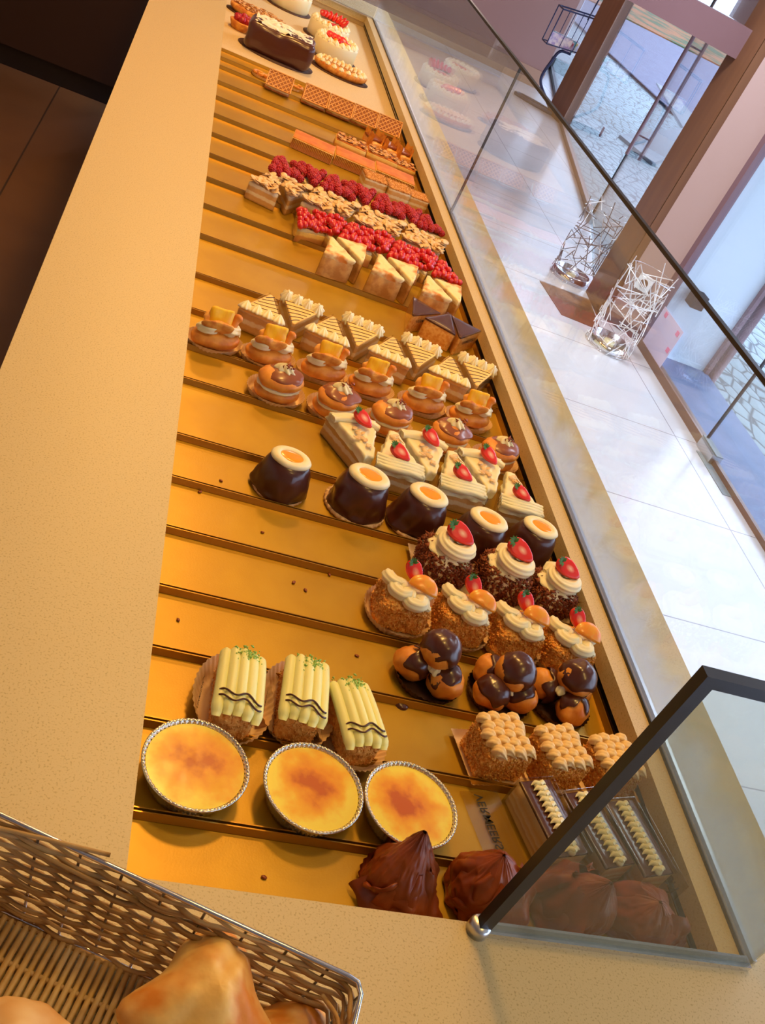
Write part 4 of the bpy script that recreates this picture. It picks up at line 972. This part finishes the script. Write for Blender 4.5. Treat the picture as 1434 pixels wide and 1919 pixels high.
# nearest tray
row([chocolate_ruffle, lambda s: chocolate_ruffle(s, 2.4, 7.6), lambda s: chocolate_ruffle(s + 4, 2.0, 8.0), lambda s: chocolate_ruffle(s + 2, 3.0, 7.0)], [(.445, .541, 0, .96), (.550, .544, 40, .96), (.656, .542, 200, .97), (.752, .542, 100, .92)],
    'crumpled milk chocolate wrapped cake', 'cake', 'chocolate ruffle cakes', 'four')
row([burnt_custard] * 3, [(.216, .635, 0, 1), (.347, .632, 50, 1), (.464, .632, 120, .99)], 'burnt custard in a round foil cup', 'custard', 'burnt custards in foil cups', 'three')
row([chocolate_bar], [(.646, .640, 15, 1), (.709, .636, 17, 1), (.765, .633, 14, 1)], 'layered bar with chocolate top and a cream zigzag', 'pastry', 'layered chocolate bars', 'three')
row([mocha_square, mocha_square], [(.600, .740, 10, .93), (.685, .742, 14, .92), (.768, .745, 12, .92)], 'crumb sided square with piped mocha cream', 'cake', 'mocha squares', 'three')
row([finger_cake, finger_cake], [(.258, .745, -4, .95), (.337, .755, -6, .95), (.402, .738, 12, .92)], 'crumb coated finger cake with yellow piped cream', 'cake', 'piped finger cakes', 'three')
row([lambda s: profiterole_pile(s, 0), lambda s: profiterole_pile(s, 1), lambda s: profiterole_pile(s, 2)], [(.528, .855, 0, .93), (.635, .852, 0, .93), (.735, .862, 0, .93)], 'pile of chocolate dipped profiteroles with cream', 'profiteroles', 'profiterole piles', 'three')
row([mandarin_cake, mandarin_cake], [(.495, .965, 0, .93), (.588, .967, -3, .93), (.676, .962, 4, .93), (.761, .955, 0, .93)], 'nut crumb cake with cream, strawberry and mandarin', 'cake', 'mandarin crumb cakes', 'four')
row([flake_cake, flake_cake], [(.580, 1.085, 0, .97), (.683, 1.085, -4, .97), (.770, 1.078, 3, .92)], 'chocolate flake cake topped with cream swirl and strawberry', 'cake', 'strawberry swirl cakes', 'three')
row([lambda s: chocolate_dome(s, True), chocolate_dome, chocolate_dome, chocolate_dome, chocolate_dome], [(.325, 1.190, -8, .93), (.452, 1.195, -12, 1.0), (.556, 1.195, -12, .97), (.660, 1.175, -14, .97), (.765, 1.200, -10, .92)],
    'dark chocolate dome with cream ring and apricot jelly', 'cake', 'chocolate domes', 'five')
row([strawberry_slice, strawberry_slice], [(.458, 1.335, 190, .98), (.525, 1.325, 0, .98), (.583, 1.345, 180, .98), (.640, 1.320, 2, .98), (.698, 1.345, 180, .98), (.756, 1.315, 0, .94)],
    'strawberry cream slice with almond flakes', 'cake slice', 'strawberry cream slices', 'six')
row([glazed_bun, glazed_bun], [(.322, 1.455, 20, .98), (.430, 1.455, 22, .96), (.535, 1.460, 20, .95), (.655, 1.460, 15, .95), (.758, 1.455, 20, .92)], 'split bun with caramel glaze and cream rosette', 'bun', 'caramel glazed buns', 'five')
row([pineapple_bun, pineapple_bun], [(.207, 1.562, 22, .95), (.308, 1.566, 20, .95), (.415, 1.575, 16, .93), (.510, 1.572, 14, .93), (.622, 1.575, 16, .95), (.724, 1.575, 15, .95)],
    'oval cream bun holding a pineapple piece', 'bun', 'pineapple cream buns', 'six')
n8 = [(.295 + k * .066, 1.705 + (.012 if k % 2 else -.004), (-12 if k % 2 == 0 else 168), 1.12) for k in range(8)]
row([striped_slice, striped_slice], n8, 'cream slice with brown striped icing', 'cake slice', 'striped cream slices', 'eight')
row([chocolate_slice], [(.655, 1.93, 150, .92), (.715, 1.92, -25, .95), (.757, 1.90, 160, .95)], 'dark chocolate topped slice in clear wrapper', 'cake slice', 'dark chocolate slices', 'three')
row([meringue_slice, meringue_slice], [(.458, 2.075, 8, 1.12), (.512, 2.095, 190, 1.15), (.576, 2.070, 5, 1.18), (.638, 2.080, 185, 1.18), (.700, 2.060, 5, 1.12), (.758, 2.070, 188, 1.1)],
    'pale slice with browned meringue top', 'cake slice', 'browned meringue slices', 'six')
row([currant_slice], [(.400, 2.222, 20, 1.05), (.460, 2.225, 180, 1.15), (.522, 2.22, 0, 1.2), (.585, 2.225, 180, 1.2), (.648, 2.22, 0, 1.2), (.708, 2.225, 180, 1.15), (.765, 2.22, 0, 1.05)],
    'slice heaped with bright red currants', 'cake slice', 'redcurrant slices', 'seven')
row([almond_slice, almond_slice], [(.305, 2.355, -15, 1.02), (.368, 2.355, 170, 1.12), (.434, 2.35, -5, 1.15), (.500, 2.35, 178, 1.15), (.565, 2.345, 0, 1.15), (.630, 2.345, 180, 1.15), (.695, 2.35, 0, 1.12), (.760, 2.355, 180, 1.02)],
    'cream slice covered with pale almond flakes', 'cake slice', 'almond flake slices', 'eight')
row([raspberry_slice], [(.345, 2.50, 10, 1.08), (.418, 2.51, 184, 1.12), (.490, 2.51, 4, 1.12), (.562, 2.515, 184, 1.12), (.634, 2.515, 4, 1.12), (.706, 2.52, 184, 1.02), (.765, 2.52, 4, .95)],
    'slice piled with dark red raspberries', 'cake slice', 'raspberry slices', 'seven')
row([nougat_slice], [(.630, 2.735, 5, 1), (.702, 2.73, 5, 1), (.768, 2.74, 5, .88)], 'square cream slice with toasted nougat top', 'cake slice', 'nougat slices', 'three')
row([custard_tart_slice], [(.455, 2.865, -8, 1), (.585, 2.870, -4, 1), (.715, 2.880, -4, 1)], 'rectangular tart slice with orange custard top', 'tart slice', 'orange custard tarts', 'three')
row([almond_tart_slice], [(.585, 3.02, -6, 1), (.690, 3.025, -4, 1), (.765, 3.03, -2, .8)], 'tart slice strewn with toasted almond flakes', 'tart slice', 'almond tarts', 'three')
row([caramel_wafer], [(.675, 3.16, 20, 1), (.728, 3.15, 15, 1), (.775, 3.14, 15, 1)], 'small cake with toffee flakes and caramel top', 'cake', 'toffee flake cakes', 'three')
row([waffle], [(.355, 3.335, -4, 1), (.480, 3.345, -2, 1), (.568, 3.345, -2, 1), (.656, 3.35, -2, 1), (.744, 3.355, -2, 1)], 'tilted cream waffle with golden grid', 'waffle', 'cream waffles', 'five')
for o in [o for o in bpy.data.objects if o.name.startswith('cream_waffle')]: o.rotation_euler.x = .85; o.location.z += .021
row([palmier], [(.310, 3.43, 0, .9), (.415, 3.455, 10, .8)], 'small coiled glazed pastry in a paper cup behind the waffles', 'pastry', 'coiled pastries', 'two')
SZ = T - .052
def put(o, x, y, z, rz, s, label, cat, group=None):
    o.location = (x, y, z); o.rotation_euler.z = math.radians(rz); o.scale = (s, s, s); return tag(o, label, cat, group)
put(chocolate_gateau(3), .360, 3.79, SZ, -4, 1.16, 'large dark chocolate gateau with rough cream top', 'cake')
put(fruit_tartlet(2), .225, 3.96, SZ, 0, 1.25, 'small red berry tartlet left of the chocolate gateau', 'tartlet')
put(cream_gateau(1, 4), .600, 4.14, SZ, 0, .98, 'white cream gateau with red fruit on top, nearer of two', 'cake')
put(cream_gateau(2, 7), .590, 4.42, SZ, 0, .95, 'white cream gateau with upright strawberries, farther of two', 'cake')
put(almond_gateau(4, 0), .618, 3.93, SZ, -6, .98, 'oval caramel tart with piped cream edge by the front glass', 'tart')
put(almond_gateau(5, 1), .290, 4.22, SZ, -10, 1.0, 'oval tart covered with toasted almonds behind the chocolate gateau', 'tart')
g = cream_gateau(6, 0); put(g, .430, 4.72, SZ, 20, 1.0, 'plain cream gateau at the far end of the shelf', 'cake')
# stray crumbs on the trays
cr = [(.30, 1.075), (.345, .985), (.362, .975), (.43, .872), (.55, 1.06), (.19, .865), (.30, .535), (.205, 1.13), (.40, 1.02), (.235, 1.17)]
for k, (x, y) in enumerate(cr):
    o = blob(.35, .22, .12, .08, 2, k, 8, 5).build('chocolate_crumb', m_chocm, None, loc=(x, y, TZ + .0015), rz=k); tag(o, 'tiny brown chocolate crumb lying on an empty stretch of gold tray', 'crumb', 'crumbs on the trays')
dr_ = lathe([(0, .45), (.6, .40), (.95, .2), (1.0, 0)], 24).build('chocolate_drop', m_choco, None, loc=(.487, .805, TZ)); tag(dr_, 'round dark chocolate drop left of the profiterole piles', 'chocolate drop')
# clear film flap with the shop name, left of the chocolate bars
fl = empty('wrapper_flap', (.583, .640, TZ + .002), math.radians(12), 'flat clear film flap with black shop lettering beside the bars', 'wrapper')
MB().box(-2.5, 3.0, -5, 5, 0, .03).build('film_sheet', m_film, fl, False)
textmesh('VERMEERSCH', .0165, m_ink, 'lettering', fl, tm((0, -1, 0), (-1, 0, 0), (0, -.004, .0008)))
fl2 = empty('wrapper_flap', (.800, .625, TZ + .020), math.radians(12), 'upright film flap with lettering at the right end of the bars', 'wrapper')
MB().box(-.02, .02, -5.5, 5.5, -1.6, 2.6).build('film_sheet', m_film, fl2, False)
textmesh('VERMEERSCH', .0165, m_ink, 'lettering', fl2, tm((0, -1, 0), (-.5, 0, -.85), (-.001, 0, .005)))
# ================================================================== BREAD BASKET
BA = math.radians(-18.7)
bk = empty('bread_basket', (.331, .363, T), BA, 'woven reed bread basket with a chrome wire rim', 'basket')
# local frame: x runs along the long far side (to the left = -x), y towards the camera = -y
m_reed = M('woven_reed', (.66, .44, .17), .6, col2=(.40, .21, .055), nscale=40, bump=.3, bscale=300, stretch=(.2, 1, 1))
m_reedd = M('floor_reed', (.85, .60, .24), .6, col2=(.72, .46, .15), nscale=50)
LX, LY, BH = 38.0, 24.0, 9.8
def rimpath(z, ins, n=160, rad=1.0):
    x0, x1, y0, y1 = -LX + ins, -ins, -LY + ins, -ins; P = []
    for cx, cy, a0 in ((x1 - rad, y1 - rad, 0), (x0 + rad, y1 - rad, 90), (x0 + rad, y0 + rad, 180), (x1 - rad, y0 + rad, 270)):
        for a in np.linspace(0, 90, 6): q = math.radians(a0 + a); P.append((cx + rad * math.cos(q), cy + rad * math.sin(q), z))
    P.append(P[0]); return resample(P, n + 1)[:-1]
tube(rimpath(BH, 0, 120), .22, 10, closed=True).build('chrome_rim', m_chrome, bk)
tube(rimpath(.5, 1.7, 120), .22, 8, closed=True).build('bottom_wire', m_chrome, bk)
N = 34 * 4
a, b = rimpath(BH, 0, 34), rimpath(.5, 1.7, 34); w = MB()
for k in range(34): w.addm(tube(np.array([a[k], (a[k] + b[k]) / 2, b[k]]), .13, 6))
w.build('upright_wires', m_steel, bk)
for k in range(34): pass
wv = MB(); rr = np.random.default_rng(9)
for s in range(19):
    u = (s + .6) / 19.6; A_, B_ = rimpath(BH, 0, N), rimpath(.5, 1.7, N); P = B_ + (A_ - B_) * u
    ctr = P.mean(0); d = P - ctr; d[:, 2] = 0; d /= np.linalg.norm(d, axis=1)[:, None]
    ph = np.arange(N) / 4 * PI + (s % 2) * PI
    P = P + d * (np.cos(ph) * .34)[:, None]; P[:, 2] += .22 * vn(np.c_[np.arange(N) * .13, np.full(N, s * 3.3), np.zeros(N)], s) * 1.3
    wv.addm(tube(P, .20 + .03 * math.sin(s * 2), 6, closed=True, flat=1.2))
    if s % 3 == 1: P2 = P.copy(); P2[:, 2] += .30 * np.sin(np.arange(N) * .21 + s); wv.addm(tube(P2, .15, 5, closed=True))
wv.build('woven_sides', m_reed, bk)
fl_ = MB()
for k in range(53):
    x = -LX + 2.2 + k * .645; fl_.addm(tube(smooth_path([(x, y, .55 + .16 * math.cos((y + 1) * PI / 3.2 + k * PI)) for y in np.linspace(-LY + 2, -2.0, 17)], 40), .27, 5))
fl_.build('woven_floor', m_reedd, bk)
cb = MB()
for k in range(7): cb.addm(tube(resample([(-LX + 2, -2.0 - k * 3.2, .45), (-2, -2.0 - k * 3.2, .45)], 4), .25, 6))
cb.build('floor_ribs', m_reed, bk)
tw_ = MB()
for P in ([(-31.5, -.8, 9.3), (-27, -.2, 9.9), (-22.5, .5, 10.3)], [(-31, -.2, 8.2), (-26, -.9, 8.6), (-19, -.7, 8.0)], [(-2.5, -1.2, 7.8), (-.9, -3.5, 8.8), (-.6, -8, 8.2)]): tw_.addm(tube(smooth_path(P, 16), .2, 6))
tw_.build('loose_reeds', m_reed, bk)
m_bread = M('bread_crust', (.92, .58, .16), .5, col2=(.72, .25, .02), nscale=16, ramp=(.40, .56), bump=.35, bscale=45, bdist=.004, sss=.1)
m_bread2 = M('pale_crust', (.90, .62, .28), .55, col2=(.74, .34, .07), nscale=16, ramp=(.45, .65), bump=.15, bscale=60)
def loaf(kind, seed):
    if kind == 'tri':
        s = sphere(56, 36); V = s.v[0]; th = np.arctan2(V[:, 1], V[:, 0]); k = 1 + .24 * np.cos(3 * (th - PI / 2)) ; V = V * np.array([6.4, 6.2, 3.7]); V[:, :2] *= k[:, None]
        V[:, 2] += .9 * np.exp(-((V[:, 0]) ** 2 + (V[:, 1] - 1) ** 2) / 14); V = V + V / 6 * (fbm(V * .22 + seed, seed) * .55)[:, None]; V[:, 2] -= .55 * np.exp(-((V[:, 0] - .35 * V[:, 1] + .6) ** 2) * 1.2) * (V[:, 2] > .5) + .3 * np.exp(-((V[:, 0] + .8 * V[:, 1] - 1.6) ** 2) * 1.5) * (V[:, 2] > .5)
        return MB().add(V + np.array([0, 0, 3.6]), s.f)
    s = blob(5.0, 4.2, 3.2, .5, .25, seed, 44, 28, (0, 0, 3.2)); return s
for (x, y, z, rz, s, kd, mt, lb) in ((.213, .350, .026, -14, .86, 'tri', m_bread, 'large rounded triangular bread roll in the middle of the basket'),
                                     (.290, .340, .012, 20, .78, 'o', m_bread, 'golden bread roll at the right end of the basket'),
                                     (.080, .312, .012, 0, .95, 'o', m_bread2, 'pale floured bread roll at the bottom left of the basket'),
                                     (.012, .385, .012, 60, .8, 'o', m_bread2, 'pale bread roll cut off by the left edge of the picture')):
    o = loaf(kd, int(x * 100)).build('bread_roll', mt); o.location = (x, y, T + z); o.rotation_euler.z = math.radians(rz); o.scale = (s, s, s); tag(o, lb, 'bread roll', 'bread rolls in the basket')
# ================================================================== WIRE LANTERNS BY THE ENTRANCE
m_whwire = M('white_wire', (.90, .88, .88), .35, metal=.25)
m_twig = M('dull_silver_wire', (.20, .16, .17), .4, metal=.5)
def lantern(seed, loc, lb, nst=95, tm_=None):
    r = np.random.default_rng(seed); t = empty('twig_wire_lantern', loc, 0, lb, 'lantern', 'twig wire lanterns')
    lathe([(0, .0), (13.0, 0), (13.2, .3), (13.2, 5.2), (12.8, 5.2), (12.8, .6), (0, .6)], 48).build('metal_dish', m_chrome, t)
    for k in range(nst):
        a = r.uniform(0, 2 * PI); z = r.uniform(2, 50); da = r.uniform(-.5, .5); dz = r.uniform(-1, 1) * (13 if k % 3 else 4); R_ = 14.5 + r.uniform(-.6, .6)
        if k % 3: da *= .9
        else: da = r.choice([-1, 1]) * r.uniform(.45, .8)
        z0, z1 = np.clip(z - dz, .2, 62), np.clip(z + dz, .2, 62)
        p = [(R_ * math.cos(a - da), R_ * math.sin(a - da), z0), (R_ * math.cos(a + da), R_ * math.sin(a + da), z1)]
        o = tube(resample(p, 3), .30, 5).build('wire_twig', (tm_ or m_twig) if k % 4 else m_whwire, t)
    for z in (.6, 26, 50): tube(np.array([(14.3 * math.cos(q), 14.3 * math.sin(q), z) for q in np.linspace(0, 2 * PI, 40, endpoint=False)]), .16, 5, closed=True).build('wire_hoop', m_chrome, t)
    lathe([(0, .6), (5, .6), (5.2, 5), (4.8, 5.2), (0, 4.9)], 32).build('candle_glass', m_film, t)
    lathe([(0, .62), (3.4, .62), (3.4, 4.2), (.2, 4.1), (.2, 5), (0, 5)], 24).build('candle', m_cream, t)
    return t
lantern(3, (2.852, 4.99, 0), 'silver twig wire lantern standing in front of the brown post', 98, m_whwire)
lantern(8, (2.86, 5.93, 0), 'silver twig wire lantern standing behind the brown post', 80)
# ================================================================== NEWSPAPER STAND
m_bluew = M('dark_blue_wire', (.03, .035, .09), .35, metal=.3)
ns = empty('newspaper_stand', (3.95, 11.30, 0), 0, 'dark wire newspaper stand with looped tube foot', 'stand')
tube(smooth_path([(22, -14, 1.5), (20, -22, 1.5), (-2, -14, 1.5), (-22, 2, 1.5), (-17, 10, 1.5), (2, 4, 1.5), (18, -8, 1.5)], 60), 2.0, 10).build('loop_foot', m_bluew, ns)
tube(smooth_path([(20, -12, 2), (8, -6, 12), (-4, 2, 26), (-2, 2, 48), (2, 2, 60), (14, 2, 62)], 40), 1.7, 10).build('bent_pole', m_bluew, ns)
cg = MB(); x0, x1, y0, y1, z0, z1 = -20, 26, -8, 12, 62, 99
for z in (z0, z1): cg.addm(tube(resample([(x0, y0, z), (x1, y0, z + 6), (x1, y1, z + 6), (x0, y1, z), (x0, y0, z)], 21), .9 if z == z1 else .7, 6))
for x in (x0, x0 + 15, x0 + 31, x1):
    zz = 6 * (x - x0) / (x1 - x0)
    for y in (y0, y1): cg.addm(tube(resample([(x, y, z0 + zz), (x, y, z1 + zz)], 3), .7 if x in (x0, x1) else .45, 6))
cg.build('wire_cage', m_bluew, ns)
tube(resample([(14, 2, 99), (16, 2, 150)], 4), .9, 8).build('upper_pole', m_bluew, ns)
for k, (c, y) in enumerate((((.80, .70, .66), -4), ((.55, .12, .16), -1), ((.10, .40, .42), 2), ((.70, .50, .08), 5), ((.75, .72, .74), 8))):
    mt = M('print_%d' % k, c, .7, col2=(.75, .72, .75) if k % 2 else (.4, .3, .5), nscale=18)
    o = MB().box(-18 + k * 1.5, 8 + k * 3.5, y, y + 1.6, 0, 12 - k % 2 * 1.5).build('folded_newspaper', mt, None, False, loc=(3.95, 11.30, .632), rz=0)
    tag(o, 'folded %s standing in the wire stand, %s' % (['cream newspaper', 'red and white magazine', 'teal magazine', 'yellow magazine', 'white newspaper'][k], ['foremost', 'second one', 'middle one', 'fourth one', 'rearmost'][k]), 'newspaper', 'papers in the wire stand')
